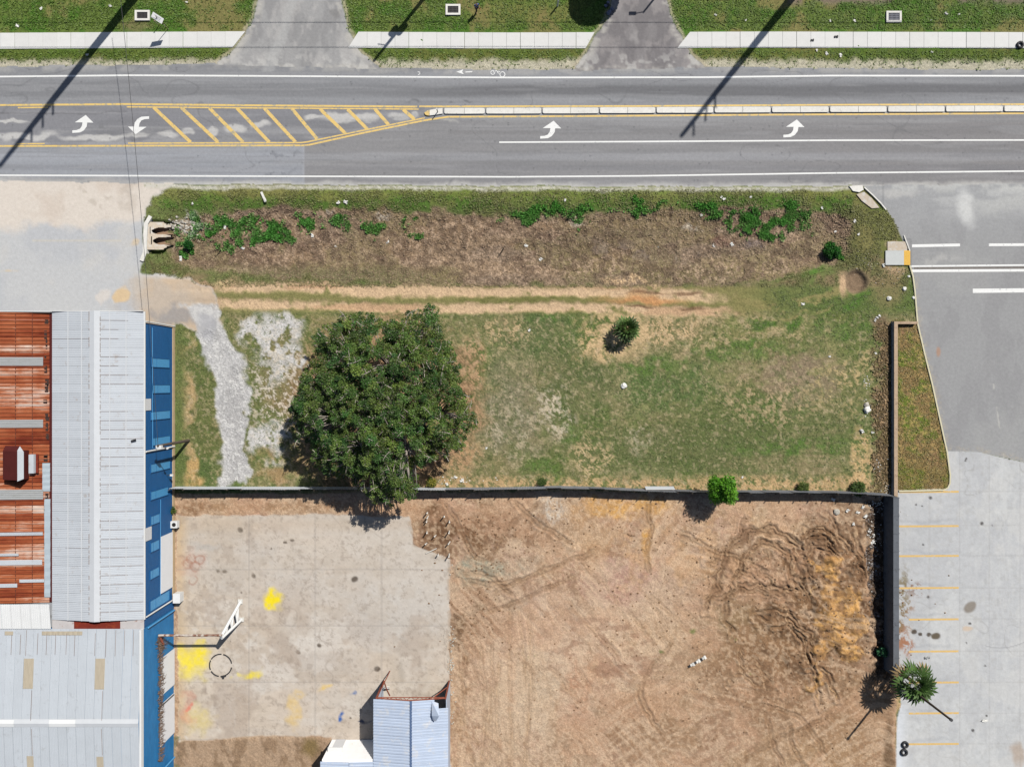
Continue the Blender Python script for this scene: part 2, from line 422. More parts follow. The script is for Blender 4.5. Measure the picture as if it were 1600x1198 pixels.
# verge along the pavement: greener clumps, drier towards the road
top = Y < 112
paint(top, A(104, 124, 58)); paint(top * ss(.4, .65, n20) * .85, A(78, 120, 40)); paint(top * ss(.55, .8, fbm(50, 4, 33)) * .65, A(146, 130, 88))
paint(top * ss(74, 80, Y) * .65, A(98, 112, 46)); paint(top * ss(84, 103, Y) * ss(.3, .7, n14) * .6, A(150, 138, 90))
paint(blob(830, 20, 110, 26, .8) * .5, A(142, 128, 82)); paint(blob(215, 38, 30, 12) * .5, A(150, 125, 100))
paint(top * ss(1180, 1220, X) * ss(.55, .75, fbm(40, 3, 35)) * ss(14, 0, Y) * .8, A(135, 120, 110))
paint(top * ss(92, 104, Y + 7 * n14) * .85 * (sD1 > 0) * (sD2 > 0), A(205, 198, 180))
# field
fld = ss(480, 500, Y) * ss(280, 300, X)
paint(fld * ss(.42, .72, fbm(70, 4, 41)) * .6, A(140, 132, 96))
paint(fld * ss(.50, .72, fbm(110, 5, 43)) * .5, A(154, 136, 106))
for cx, cy, rx, ry, c, a in [(1040, 610, 120, 40, (88, 116, 62), .8), (1180, 660, 180, 60, (96, 114, 62), .7), (1060, 700, 210, 46, (98, 112, 68), .65),
                             (1340, 560, 50, 90, (104, 120, 62), .6), (860, 500, 60, 16, (84, 112, 60), .8), (840, 540, 60, 50, (98, 114, 72), .6),
                             (900, 600, 50, 70, (90, 106, 64), .7), (790, 620, 36, 100, (112, 118, 80), .6), (1230, 580, 90, 40, (150, 128, 102), .65),
                             (1190, 510, 120, 20, (150, 142, 96), .6), (1290, 470, 110, 26, (116, 124, 66), .75), (1370, 440, 40, 50, (120, 122, 70), .7),
                             (830, 650, 55, 60, (140, 130, 104), .6), (930, 620, 40, 30, (150, 138, 104), .35), (1010, 690, 40, 26, (160, 146, 120), .45),
                             (318, 640, 24, 130, (106, 114, 66), .8), (322, 730, 26, 30, (92, 112, 62), .8), (440, 580, 45, 100, (142, 128, 94), .7), (430, 730, 40, 26, (176, 144, 108), .8),
                             (290, 640, 14, 130, (206, 172, 128), .75), (295, 740, 18, 30, (212, 172, 118), .8), (500, 490, 60, 14, (150, 140, 96), .6), (520, 510, 50, 20, (152, 138, 98), .6)]:
    paint(fld * blob(cx, cy, rx, ry, .7, 40) * a, A(*c))
# sandy bare soil showing between tufts
n5 = fbm(5, 2, 15); nfl = np.clip((n5 * .42 + n8 * .2 + n20 * .12 + W * .26 - .5) * 1.7 + .5, 0, 1)
def flecks(m, c, lo=.52, hi=.62, src=None, amt=.85):
    paint(m * ss(lo - .03, hi + .03, (nfl if src is None else src)) * amt, A(*c))
flecks(fld * blob(935, 530, 42, 44, .6, 30), (220, 186, 142), .38, .5)
flecks(fld * blob(1040, 512, 70, 26, .6, 30), (218, 184, 142), .44, .54)
flecks(fld * blob(790, 520, 40, 30, .6, 30), (212, 182, 142), .55, .63)
flecks(fld * blob(735, 600, 22, 100, .6, 30), (206, 166, 132), .44, .56); flecks(fld * blob(720, 700, 30, 40, .6, 26), (206, 166, 120), .46, .58)
flecks(fld * blob(870, 640, 36, 46, .7, 30), (218, 206, 186), .50, .60); flecks(fld * blob(800, 660, 50, 70, .7, 30), (206, 196, 172), .60, .68)
flecks(fld * blob(925, 715, 32, 38, .6, 30), (222, 192, 150), .46, .55); flecks(fld * blob(1002, 684, 24, 26, .6, 20), (214, 200, 180), .52, .60)
flecks(fld * blob(1200, 625, 90, 46, .7, 30), (206, 176, 142), .54, .70, amt=.75); flecks(fld * blob(1140, 520, 160, 40, .7, 30), (204, 178, 140), .56, .72, amt=.7)
flecks(fld, (190, 170, 134), .58, .86, amt=.4)
paint(fld * ss(.45, .7, fbm(8, 3, 48, 18)) * ss(880, 980, X) * ss(620, 660, Y) * .35, A(92, 112, 60)); paint(fld * blob(1250, 585, 80, 40, .8, 40) * .6, A(146, 128, 110)); paint(fld * blob(800, 640, 60, 90, .8, 50) * .45, A(140, 134, 112)); paint(fld * blob(1080, 690, 240, 60, .8, 50) * .4, A(104, 110, 66))
flecks(fld * blob(1344, 720, 20, 60, .4, 16), (222, 186, 138), .30, .45); flecks(fld * blob(1330, 600, 90, 60, .7, 30), (200, 176, 130), .66, .74)
flecks(fld * ss(742, 756, Y + 6 * n20) * (X > 660), (206, 172, 130), .35, .5)
paint(blob(968, 520, 50, 44, .7, 30) * ss(.25, .55, n20 * .5 + n8 * .5) * .9, A(224, 192, 150))
def swath(pts, w, c, a, lo=.3, hi=.6):
    r = stroke(catmull(pts, 8), w + 8, 12)
    if r is None: return
    sl_, d, sg, al, run = r
    paint(ss(w, w * .4, d) * ss(0, 30, al) * ss(run, run - 30, al) * ss(lo, hi, n14[sl_]) * a, A(*c), sl_)
for o_ in (0, 22): swath([(1130, 466 + o_ * .7), (1210, 478 + o_), (1290, 462 + o_), (1350, 420 + o_), (1385, 380 + o_)], 8, (172, 154, 108), .6)
for o_ in (0, 20, 44): swath([(960, 660 + o_), (1060, 610 + o_), (1160, 560 + o_), (1260, 540 + o_), (1350, 500 + o_)], 7, (150, 146, 100), .5)
for o_ in (0, 18): swath([(700, 500 + o_), (760, 520 + o_), (830, 590 + o_), (850, 680 + o_), (840, 745)], 7, (146, 140, 104), .5)
swath([(1150, 500), (1230, 505), (1300, 486), (1400, 442)], 10, (84, 122, 50), .75); swath([(1180, 440), (1260, 428), (1310, 408), (1345, 392)], 7, (84, 124, 48), .8)
paint(fld * ss(.66, .74, n5 * .5 + W * .5) * ss(.3, .7, n60) * .35, A(74, 96, 46)); paint(fld * ss(.74, .84, fbm(6, 2, 45)) * .4, A(76, 98, 48)); paint(fld * ss(.76, .88, fbm(4, 2, 46)) * .4, A(196, 178, 146))
paint(fld * ss(.5, .8, fbm(9, 3, 47, 14)) * ss(900, 1000, X) * ss(610, 650, Y) * .3, A(126, 132, 88))
for cx, cy, rx, ry in [(1250, 505, 130, 10), (1330, 520, 60, 14), (1010, 575, 80, 14), (1100, 560, 90, 14), (895, 675, 26, 22), (850, 730, 40, 16), (1180, 545, 80, 12), (1250, 700, 120, 14), (860, 494, 26, 8)]:
    paint(fld * blob(cx, cy, rx, ry, .8, 30) * ss(.15, .6, n14) * .7, A(84, 124, 48))
# oak's bare, shaded floor and leaf litter
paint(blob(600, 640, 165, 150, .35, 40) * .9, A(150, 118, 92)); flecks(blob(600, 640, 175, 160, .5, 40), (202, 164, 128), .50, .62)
# white sand patches left of the oak
for cx, cy, rx, ry in [(428, 540, 42, 56), (440, 505, 28, 18), (420, 690, 30, 24), (396, 520, 14, 20), (465, 560, 12, 30)]:
    m = blob(cx, cy, rx, ry, .6, 34); paint(m * ss(.30, .46, n14 * .6 + n8 * .4) * .95, A(216, 213, 212))
flecks(blob(430, 600, 60, 120, .6, 40), (214, 204, 190), .60, .68)
# ---- 2. ditch: turf strip, dry brown bed, green weeds
dit = ss(288, 296, Y) * ss(452, 440, Y) * ss(222, 236, X) * ss(1412, 1396, X)
paint(dit * ss(332, 300, Y), A(126, 140, 70)); paint(dit * ss(.4, .7, n60) * ss(330, 300, Y) * .6, A(140, 136, 78)); paint(dit * ss(1300, 1350, X) * .75, A(134, 124, 80)); paint(dit * ss(1300, 1350, X) * ss(.5, .7, n35) * .6, A(112, 120, 64)); paint(dit * ss(300, 312, Y) * ss(334, 320, Y) * ss(.3, .6, n20) * .7, A(80, 122, 44)); paint(dit * ss(.5, .7, fbm(40, 4, 51, 2)) * ss(318, 300, Y) * .6, A(140, 136, 84))
paint(dit * ss(300, 290, Y + 5 * n14) * .9, A(190, 184, 150))
bed_t = interp([(230, 350), (300, 335), (420, 322), (560, 325), (720, 332), (860, 336), (1000, 328), (1150, 322), (1290, 330), (1360, 350)]) + (n20 - .5) * 14
bed_b = interp([(230, 398), (300, 415), (420, 430), (700, 443), (1000, 447), (1180, 440), (1300, 412), (1345, 390)]) + (n20 - .5) * 12
bed = ss(-5, 5, Y - bed_t) * ss(13, -12, Y - bed_b + 8 * (n14 - .5)) * ss(258, 290, X + 20 * n20) * ss(1358, 1316, X + 26 * n20)
paint(bed, A(152, 127, 103)); paint(bed * ss(.4, .7, fbm(30, 4, 58, 4)) * .8, A(166, 142, 118)); paint(bed * ss(.5, .75, fbm(22, 4, 59, 6)) * .6, A(136, 120, 108)); paint(bed * ss(.55, .75, fbm(30, 4, 53, 3)) * .8, A(120, 98, 84))
paint(bed * ss(.55, .75, fbm(60, 4, 54, 2)) * ss(380, 430, Y) * .6, A(134, 126, 84)); flecks(bed, (196, 170, 146), .58, .72, amt=.7); paint(bed * ss(.55, .75, fbm(44, 4, 50, 2)) * .5, A(128, 120, 82))
flecks(bed, (96, 78, 66), .60, .72, src=fbm(9, 2, 57), amt=.65)
paint(bed * ss(405, 430, Y) * ss(760, 560, X) * .7, A(112, 112, 78)); paint(bed * ss(.5, .7, n20) * blob(1010, 390, 190, 22, .8) * .5, A(150, 134, 126))
weed = np.zeros(X.shape)
for cx, cy, rx, ry, a in [(320, 356, 46, 26, 1), (300, 375, 30, 14, 1), (420, 360, 60, 16, .9), (470, 350, 40, 12, .8), (540, 350, 26, 16, .6), (580, 355, 18, 10, .5), (640, 352, 16, 10, .7), (330, 366, 40, 24, 1), (345, 350, 34, 16, 1), (636, 366, 10, 6, .9),
                          (840, 330, 50, 12, .55), (905, 330, 30, 8, .45), (1130, 330, 46, 9, .7), (1180, 345, 50, 22, 1), (1225, 345, 46, 24, 1), (1170, 365, 14, 12, .9), (1298, 392, 14, 12, 1), (902, 367, 6, 5, 1), (1000, 325, 60, 8, .35), (283, 400, 10, 8, .6)]:
    weed = np.maximum(weed, blob(cx, cy, rx, ry, .8, 30) * a)
weed *= ss(.38, .62, n14 * .4 + n35 * .35 + n8 * .25)
paint(np.clip(weed * 1.1, 0, 1), A(66, 124, 46)); paint(weed * ss(.5, .7, n8) * .6, A(96, 160, 66))
for cx, cy, rx, ry in [(460 / 4 + 400, 190 / 4 + 280, 14, 5), (590, 335, 16, 8), (905, 345, 18, 10), (1085, 353, 16, 7)]:
    flecks(blob(cx, cy, rx, ry, .6, 20), (208, 196, 180), .40, .55)
flecks(blob(300, 352, 26, 24, .6, 20), (214, 208, 198), .50, .6)
paint(blob(1130, 375, 22, 10, .6, 12) * .7, A(118, 84, 76)); paint(blob(1180, 380, 30, 10, .8, 12) * .6, A(112, 104, 108))
# greener lower bank and the two wheel ruts of the farm track
paint(dit * ss(2, 14, Y - bed_b) * (1 - bed) * ss(.3, .6, n20 + .2), A(112, 114, 72)); paint(dit * ss(2, 14, Y - bed_b) * (1 - bed) * ss(.4, .65, n20 * .5 + n14 * .5) * .75, A(146, 126, 98))
trk = ss(444, 450, Y) * ss(492, 484, Y) * ss(326, 344, X) * ss(1240, 1150, X)
paint(trk * .8, A(142, 134, 88)); paint(trk * ss(.5, .7, fbm(30, 3, 61, 3)) * .8, A(118, 118, 68))
r1 = interp([(230, 446), (330, 448), (600, 454), (800, 456), (1000, 459), (1150, 462)]) ; r2 = interp([(230, 470), (330, 474), (600, 479), (800, 482), (1000, 484), (1150, 486)])
for rr, wd in ((r1, 7.4), (r2, 7.4)):
    d = np.abs(Y - rr + (fbm(30, 3, 62, 3) - .5) * 7 + (n8 - .5) * 4)
    m = ss(wd + 4, wd - 4, d) * ss(232, 330, X) * ss(1190, 1120, X + 60 * n20)
    m = m * ss(.14, .40, n14 * .6 + n35 * .4); paint(m, A(214, 184, 150)); paint(m * ss(.5, .8, fbm(16, 3, 63, 5)) * .6, A(192, 154, 120)); Z -= m * .07
paint(blob(1000, 468, 80, 12, .7, 16) * .8, A(198, 156, 112)); paint(blob(1010, 470, 60, 6, .7, 10) * .5, A(196, 134, 84))
for cx, cy, rx, ry in [(1010, 457, 40, 3), (1075, 458, 28, 3.4), (1000, 480, 26, 2.4), (1080, 483, 24, 4)]:
    paint(blob(cx, cy, rx, ry, .6, 6) * .75, A(120, 88, 66))
flecks(blob(985, 441, 60, 8, .6, 16), (222, 190, 150), .40, .52)
paint(blob(350, 440, 26, 12, .6, 20) * .6, A(206, 178, 140))
paint(blob(1336, 440, 21, 22, .4, 8), A(140, 122, 100)); paint(blob(1316, 446, 8, 22, .7, 8) * .9, A(214, 180, 146))
paint(blob(1336, 441, 17, 19, .3, 5), A(142, 120, 98)); Z -= blob(1337, 441, 17, 19, .35, 4) * .42
paint(blob(1386, 446, 30, 40, .7, 20) * .55, A(150, 128, 98)); paint(blob(1400, 425, 18, 12, .6, 14) * .8, A(190, 162, 132)); paint(blob(1398, 382, 16, 7, .5, 8), A(190, 166, 140))
paint(blob(1372, 500, 20, 14, .6, 16) * .8, A(120, 100, 82))
# strip of dead brush along the low wall
brush = ss(1360, 1378, X + 22 * (n20 - .5) + 10 * (n8 - .5)) * ss(496, 520, Y) * ss(776, 760, Y) * (X < 1400)
paint(brush * .75, A(136, 108, 82)); flecks(brush, (88, 70, 56), .5, .62, amt=.8); flecks(brush * ss(.5, .7, n35), (92, 112, 58), .45, .55, amt=.7); flecks(brush, (196, 164, 128), .66, .74)
# ---- 3. left apron: pale sand over old concrete
ap = ss(3, -3, sAp)
paint(ap, A(200, 201, 204)); paint(ap * ss(.4, .7, n60) * .6, A(190, 192, 198)); paint(ap * ss(.5, .8, fbm(80, 4, 71)) * .5, A(210, 206, 202))
sand_b = interp([(-64, 358), (40, 356), (80, 348), (130, 362), (190, 346), (215, 350), (240, 340)]) + (n35 - .5) * 20
paint(ap * ss(8, -8, Y - sand_b), A(224, 214, 205)); paint(ap * ss(8, -8, Y - sand_b) * ss(.5, .8, n60) * .6, A(212, 198, 186))
paint(ap * blob(140, 320, 60, 14, .8, 40) * ss(.5, .65, n14) * .5, A(188, 178, 166)); paint(ap * blob(205, 300, 14, 40, .8, 30) * .4, A(180, 168, 156))
paint(ap * ss(424, 434, Y + 18 * (n60 - .5)) * ss(195, 240, X + 30 * (n35 - .5)), A(206, 184, 160))
paint(ap * blob(250, 470, 80, 30, .7, 40) * .6, A(196, 186, 176)); paint(ap * blob(188, 460, 12, 13, .3, 12), A(222, 196, 160))
paint(ap * blob(163, 458, 10, 18, .5, 16, .6) * .8, A(222, 214, 208)); paint(ap * blob(212, 378, 8, 8, .5, 10) * .8, A(216, 196, 168))
paint(ap * ss(2.5, 1, np.abs(Y - 423 + (n60 - .5) * 6)) * (X < 150) * ss(.4, .6, n60) * .8, A(222, 204, 176))
paint(ap * ss(2, 1, np.abs(Y - 376)) * (X > 50) * (X < 190) * .4, A(220, 208, 184))
paint(blob(272, 494, 40, 18, .6, 26) * .75, A(156, 154, 156))
# ---- 4. gravel path
pa = ss(4, -4, sPath + (n20 - .5) * 10)
paint(pa, A(198, 196, 196)); paint(pa * ss(.5, .75, n35) * .6, A(172, 170, 170)); flecks(pa, (220, 218, 216), .6, .7, amt=.6)
paint(pa * blob(322, 505, 26, 22, .7, 26) * .6, A(176, 176, 182))
# ---- 5. road
rd = (Y > rt) & (Y < rb)
rdm = rd.astype(float)
long1 = fbm(26, 4, 81, 12); long2 = fbm(12, 3, 82, 20)
paint(rdm, A(153, 154, 159)); paint(rdm * ss(.4, .8, long1) * .5, A(143, 144, 149))
low = rdm * ss(186, 190, Y) * ss(474, 476, X + 200 * (Y < 227) * (X < 474))
paint(rdm * (Y > 228) * ss(478, 471, X) * .9, A(161, 164, 172)); paint(rdm * (Y > 188) * (X >= 474), A(147, 146, 149))
paint(rdm * ss(1000, 1500, X) * (Y > 180) * .6, A(140, 137, 139)); paint(rdm * ss(.5, .8, long2) * .25, A(130, 130, 134))
paint(rdm * ss(15, 4, np.abs(Y - 141 + (long1 - .5) * 6)) * (.35 + .5 * ss(500, 800, X)) * ss(.1, .6, long2 * .6 + .35), A(112, 112, 116))
paint(rdm * ss(9, 3, np.abs(Y - 245)) * .28, A(178, 180, 188)); paint(rdm * ss(6, 2, np.abs(Y - 262)) * .22, A(130, 130, 138))
paint(rdm * ss(6, 2, np.abs(Y - 206)) * (X > 700) * .3, A(122, 120, 122)); paint(rdm * ss(5, 2, np.abs(Y - 188)) * (X > 760) * .3, A(164, 164, 166))
cen = rdm * (Y > 165) * (Y < np.where(X < 474, 228, 228 - (X - 474) * .215)) * (X < 664)
paint(cen, A(141, 141, 147)); paint(cen * ss(.4, .7, fbm(30, 4, 84, 5)) * .5, A(128, 128, 133))
paint(cen * ss(.45, .7, fbm(12, 3, 89, 6)) * ss(190, 214, Y) * .35, A(188, 187, 188))
for cx, cy, rx, ry in [(15, 191, 34, 3), (40, 213, 55, 7), (150, 216, 60, 6), (215, 213, 22, 5), (262, 209, 16, 5), (293, 207, 13, 4), (333, 204, 10, 7), (367, 201, 19, 8), (405, 195, 18, 5), (488, 184, 18, 4), (530, 185, 34, 9), (572, 183, 26, 7), (622, 184, 22, 6), (650, 180, 8, 6)]:
    paint(cen * blob(cx, cy, rx, ry, .4, 9) * .85, A(206, 204, 203))
paint(rdm * ss(12, 4, Y - rt) * .55 * ss(.25, .6, n20), A(182, 180, 178)); paint(rdm * ss(9, 1, rb - Y + 6 * (n35 - .5)) * .85, A(196, 194, 192))
paint(rdm * blob(690, 156, 60, 3, .6, 12) * ss(.45, .6, n14) * .7, A(92, 92, 96)); paint(rdm * blob(700, 190, 16, 3, .7, 8) * .6, A(190, 188, 184))
cr = rdm * ss(1.6, .8, np.abs(Y - 175 - 3 * np.sin(X / 60.) - 6 * (n60 - .5))) * (X < 200) * .5
paint(cr, A(108, 106, 110)); paint(rdm * ss(2, 1, np.abs(X - 474.5)) * (Y > 228) * .5, A(176, 178, 186))
for cx, cy, rx, ry in [(440, 240, 34, 5), (428, 268, 40, 4), (505, 233, 8, 4)]:
    paint(rdm * blob(cx, cy, rx, ry, .7, 12) * ss(.55, .65, n8) * .5, A(112, 114, 122))
drip = (np.random.default_rng(77).random(X.shape) > .9985) * rdm; drip = np.maximum.reduce([drip, np.roll(drip, 1, 0) * .6, np.roll(drip, 1, 1) * .7]); paint(drip * .55, A(98, 98, 102))
paint(rdm * ss(.62, .8, fbm(5, 2, 86, 30)) * .28, A(126, 126, 130)); paint(rdm * ss(.64, .8, fbm(6, 2, 87, 24)) * .22, A(174, 174, 178))
crk = lambda f_, w_: ss(w_, w_ * .3, np.abs(f_ - .5)); paint(rdm * crk(fbm(160, 4, 88, 2), .006) * .35, A(110, 110, 114))
# sandy shoulder under the lower white line
sh = ss(0, 3, Y - rb) * ss(10, 4, Y - rb - 3 * (n20 - .5)) * ss(1345, 1335, X) * (X > 225)
paint(sh * .9, A(212, 208, 198)); flecks(sh, (150, 150, 110), .55, .7, amt=.6)
# ---- 6. driveways
for s_, cx, base in ((sD1, 466, (166, 165, 166)), (sD2, 1000, (141, 137, 139))):
    d = ss(1.5, -1.5, s_) * (Y < rt + 2)
    paint(d, A(*base)); paint(d * ss(.4, .7, fbm(50, 4, 91, .4)) * .6, A(base[0] - 22, base[1] - 22, base[2] - 21))
    paint(d * ss(.5, .75, fbm(36, 4, 92, .5)) * .5, A(base[0] + 24, base[1] + 22, base[2] + 20)); paint(d * ss(-14, -4, s_) * ss(.3, .6, n14) * .7, A(196, 192, 186))
    paint(d * ss(70, 100, Y) * ss(.55, .7, n14) * .5, A(204, 202, 200))
    e = ss(0, 2, s_) * ss(8, 2, s_) * (Y < rt); paint(e * .7, A(196, 184, 160))
paint(ss(1.5, -1.5, sD1) * ss(12, 4, np.abs(X - 448 + (Y - 30) * .35 + 10 * (n35 - .5))) * .4, A(190, 190, 190))
paint(ss(1.5, -1.5, sD1) * blob(520, 25, 7, 12, .5) * .5, A(130, 128, 128)); paint(ss(1.5, -1.5, sD2) * blob(990, 56, 6, 20, .7) * .5, A(178, 174, 174))
# ---- 7. side road to the right
er = ss(1.5, -1.5, sER) * (Y > rb - 1)
paint(er, A(161, 161, 163)); paint(er * ss(.45, .7, fbm(60, 4, 101, .5)) * .45, A(150, 149, 152)); paint(er * ss(.55, .8, fbm(90, 4, 102)) * .4, A(172, 172, 172))
paint(er * ss(400, 300, Y) * .35, A(178, 180, 184)); paint(er * blob(1512, 322, 14, 34, .8, 10, -.2) * .85, A(222, 222, 222)); paint(er * ss(360, 292, Y) * ss(.45, .7, fbm(20, 4, 103, 5)) * ss(1380, 1460, X) * .5, A(200, 200, 200)); paint(er * blob(1470, 405, 40, 8, .8, 16) * ss(.4, .6, n14) * .5, A(196, 194, 192)); paint(er * ss(306, 292, Y) * ss(.3, .6, n20) * .6, A(204, 204, 202))
paint(er * blob(1570, 320, 60, 16, .8, 20) * .4, A(196, 196, 194)); paint(er * ss(292, 298, Y) * blob(1400, 300, 50, 10, .8, 14) * .6, A(200, 198, 196))
paint(er * blob(1466, 549, 4, 9, .5, 3) * .6, A(190, 140, 104)); paint(er * ss(1.8, .8, np.abs(X - 1555 - (Y - 620) * .14)) * (Y > 600) * (Y < 715) * ss(.4, .55, n20) * .6, A(196, 194, 190))
flecks(er * ss(12, 3, np.abs(sER)) * (Y > 430), (182, 172, 156), .5, .66, amt=.5)
# ---- 8. parking lot concrete (slab joints every 3.45 m)
pk = ss(.8, -.8, sPk)
paint(pk, A(206, 207, 209)); paint(pk * ss(.4, .7, fbm(70, 4, 111)) * .7, A(194, 195, 199)); paint(pk * ss(.5, .75, fbm(36, 5, 115, .6)) * .4, A(186, 187, 191)); flecks(pk, (176, 174, 172), .72, .84, amt=.35); paint(pk * ss(.55, .8, fbm(20, 3, 116, .2)) * ss(1500, 1540, X) * .3, A(216, 216, 216)); paint(pk * ss(.008, .002, np.abs(fbm(140, 4, 113) - .5)) * .4, A(160, 158, 156)); paint(pk * ss(.55, .8, fbm(24, 4, 114)) * .3, A(192, 193, 196)); paint(pk * ss(.55, .8, fbm(40, 4, 112)) * .4, A(214, 213, 212))
for yy in (821, 868, 918, 967, 1017, 1066, 1114, 1162):
    paint(pk * blob(1445, yy - 7, 60, 4, .8, 10) * .4, A(170, 172, 178)); paint(pk * blob(1425, yy + 6, 24, 5, .8, 8) * .35, A(180, 180, 182))
for cx, cy, r in [(1534, 817, 3.6), (1443, 850, 2), (1450, 932, 2.6), (1432, 788, 1.6), (1441, 790, 1.6), (1515, 973, 2.5), (1539, 1040, 1.8), (1509, 719, 2), (1520, 1140, 3), (1510, 1004, 1.6), (1551, 820, 1), (1541, 1117, 2), (1510, 716, 2), (1454, 777, 3)]:
    paint(pk * blob(cx, cy, r, r, .4, 2) * .85, A(70, 66, 64))
paint(pk * blob(1515, 950, 12, 8, .3, 5, -.6), A(150, 142, 134)); paint(pk * blob(1463, 993, 8, 6, .3, 5), A(108, 98, 84))
for cx, cy, r in [(1429, 986, 5), (1438, 990, 3.5), (1452, 990, 4)]: paint(pk * blob(cx, cy, r, r * .9, .3, 3), A(92, 84, 76))
paint(pk * blob(1512, 982, 8, 5, .5, 6) * .7, A(216, 190, 164)); paint(pk * ss(.35, .6, nfl) * blob(1415, 975, 14, 44, .7, 18) * .85, A(158, 118, 88)); flecks(pk * blob(1430, 920, 26, 14, .7, 10), (132, 96, 74), .5, .6)
paint(pk * ss(.25, .55, nfl) * blob(1416, 1005, 11, 28, .6, 14) * .8, A(172, 116, 84)); paint(pk * ss(.3, .6, nfl) * blob(1411, 935, 9, 60, .6, 12) * .8, A(132, 118, 84))
paint(pk * blob(1590, 1180, 12, 20, .6, 14) * .6, A(176, 150, 126)); paint(pk * ss(1424, 1404, X) * (Y > 1100) * .7, A(222, 226, 234))
ck = ss(1.2, .5, np.abs(Y - 990 - 22 * np.sin((X - 1500) / 40.))) * (X > 1540) * .5
paint(pk * ck, A(150, 150, 154))
# ---- 9. planter wedge
pl = (sPl < 0).astype(float)
paint(pl, A(146, 122, 82)); paint(pl * ss(.36, .58, n20), A(112, 126, 52)); paint(pl * ss(.55, .75, n35) * .8, A(160, 126, 96)); flecks(pl, (186, 158, 104), .62, .7, amt=.7)
paint(pl * ss(700, 745, Y) * .4, A(116, 108, 52))
# ---- 10. dirt lot
dt = ss(2, -2, sDirt)
paint(dt, A(200, 169, 138)); paint(dt * ss(.4, .7, fbm(120, 5, 121)) * .6, A(198, 174, 152)); paint(dt * ss(.45, .7, fbm(60, 5, 122)) * .5, A(174, 142, 114))
paint(dt * ss(.55, .75, fbm(80, 4, 123)) * .5, A(184, 146, 128)); flecks(dt, (148, 116, 90), .66, .8, src=fbm(7, 2, 124), amt=.5); flecks(dt, (206, 180, 154), .62, .74, amt=.6)
for cx, cy, rx, ry, c, a in [(880, 980, 130, 80, (206, 178, 156), .6), (790, 1120, 60, 110, (208, 184, 156), .6), (980, 900, 90, 50, (194, 160, 146), .6), (1180, 1040, 150, 90, (152, 120, 94), .85), (1240, 1000, 130, 110, (140, 108, 80), .8), (1300, 900, 90, 120, (134, 100, 72), .85), (1130, 870, 60, 40, (156, 124, 98), .6), (1330, 1120, 90, 80, (168, 134, 104), .7),
                             (740, 975, 40, 44, (122, 94, 72), .8), (735, 1000, 30, 40, (130, 100, 76), .5), (720, 830, 60, 40, (140, 106, 78), .8), (790, 830, 60, 24, (150, 112, 84), .7), (840, 800, 26, 34, (198, 180, 162), .7),
                             (780, 830, 34, 20, (186, 160, 142), .7), (960, 920, 60, 34, (184, 144, 130), .7), (930, 800, 40, 24, (182, 142, 104), .6), (1180, 800, 80, 24, (186, 156, 122), .6), (1330, 806, 34, 18, (132, 104, 82), .7),
                             (880, 960, 34, 30, (196, 174, 152), .5), (830, 1080, 34, 100, (196, 172, 146), .55), (900, 1060, 40, 50, (190, 140, 110), .4), (1000, 1140, 80, 50, (162, 130, 100), .6), (1130, 960, 70, 26, (142, 124, 92), .6),
                             (1090, 860, 60, 30, (196, 166, 142), .6), (1060, 930, 60, 40, (178, 150, 132), .5), (1290, 1180, 120, 30, (178, 146, 112), .6), (720, 1100, 14, 90, (158, 124, 92), .6)]:
    paint(dt * blob(cx, cy, rx, ry, .75, 50) * a, A(*c))
paint(dt * blob(690, 835, 40, 46, .7, 26) * ss(.1, .45, n20) * .9, A(112, 82, 60)); paint(dt * blob(672, 860, 20, 16, .7, 12) * .5, A(120, 92, 74))
paint(dt * ss(775, 800, Y) * ss(806, 790, Y) * (X < 700) * .8, A(168, 130, 96)); paint(dt * blob(300, 795, 40, 8, .7, 16) * .6, A(140, 104, 76))
paint(dt * blob(980, 790, 66, 16, .6, 22) * .85, A(220, 170, 104)); paint(dt * blob(1010, 832, 7, 9, .5, 6) * .9, A(222, 168, 82)); paint(dt * blob(1014, 860, 7, 22, .7, 10) * .6, A(206, 156, 92)); paint(dt * blob(1030, 790, 14, 12, .6, 10) * .8, A(226, 170, 92))
gs = blob(745, 905, 44, 17, .7, 22, .35); paint(dt * gs * ss(.3, .6, fbm(14, 3, 126, 3)) * .75, A(148, 158, 144)); paint(dt * blob(800, 885, 80, 12, .8, 26, -.2) * .35, A(160, 156, 138))
sand = np.zeros(X.shape)
for cx, cy, rx, ry, a in [(1284, 885, 20, 16, 1), (1304, 892, 14, 10, .8), (1326, 930, 22, 20, .9), (1312, 958, 30, 26, 1), (1322, 985, 30, 22, 1), (1300, 975, 30, 20, .7), (1318, 1020, 24, 16, .9), (1296, 1010, 26, 18, .7), (1268, 1030, 14, 10, .6), (1305, 940, 40, 40, .5), (1280, 1060, 8, 26, .5)]:
    sand = np.maximum(sand, blob(cx, cy, rx, ry, .6, 36) * a)
paint(dt * ss(.1, .5, sand) * ss(.16, .36, n20 * .5 + n14 * .5), A(228, 176, 104)); paint(dt * sand * ss(.5, .7, n14) * .5, A(190, 138, 84))
paint(dt * blob(1318, 1008, 20, 14, .6, 16) * ss(.45, .55, n14) * .9, A(92, 70, 54))
rough = dt * blob(1290, 940, 130, 150, .5, 40); paint(dt * ss(1000, 1160, X + 80 * (n150 - .5)) * ss(800, 880, Y) * .32, A(152, 118, 86)); paint(rough * (1 - ss(.15, .6, sand)) * ss(.2, .6, n35) * .85, A(126, 94, 66)); paint(rough * ss(.58, .70, fbm(12, 3, 129)) * .75, A(92, 68, 50))
Z += dt * (n35 - .5) * .05 + rough * (n14 - .5) * .22 + rough * (fbm(26, 3, 127) - .5) * .35 + sand * .35 * n20
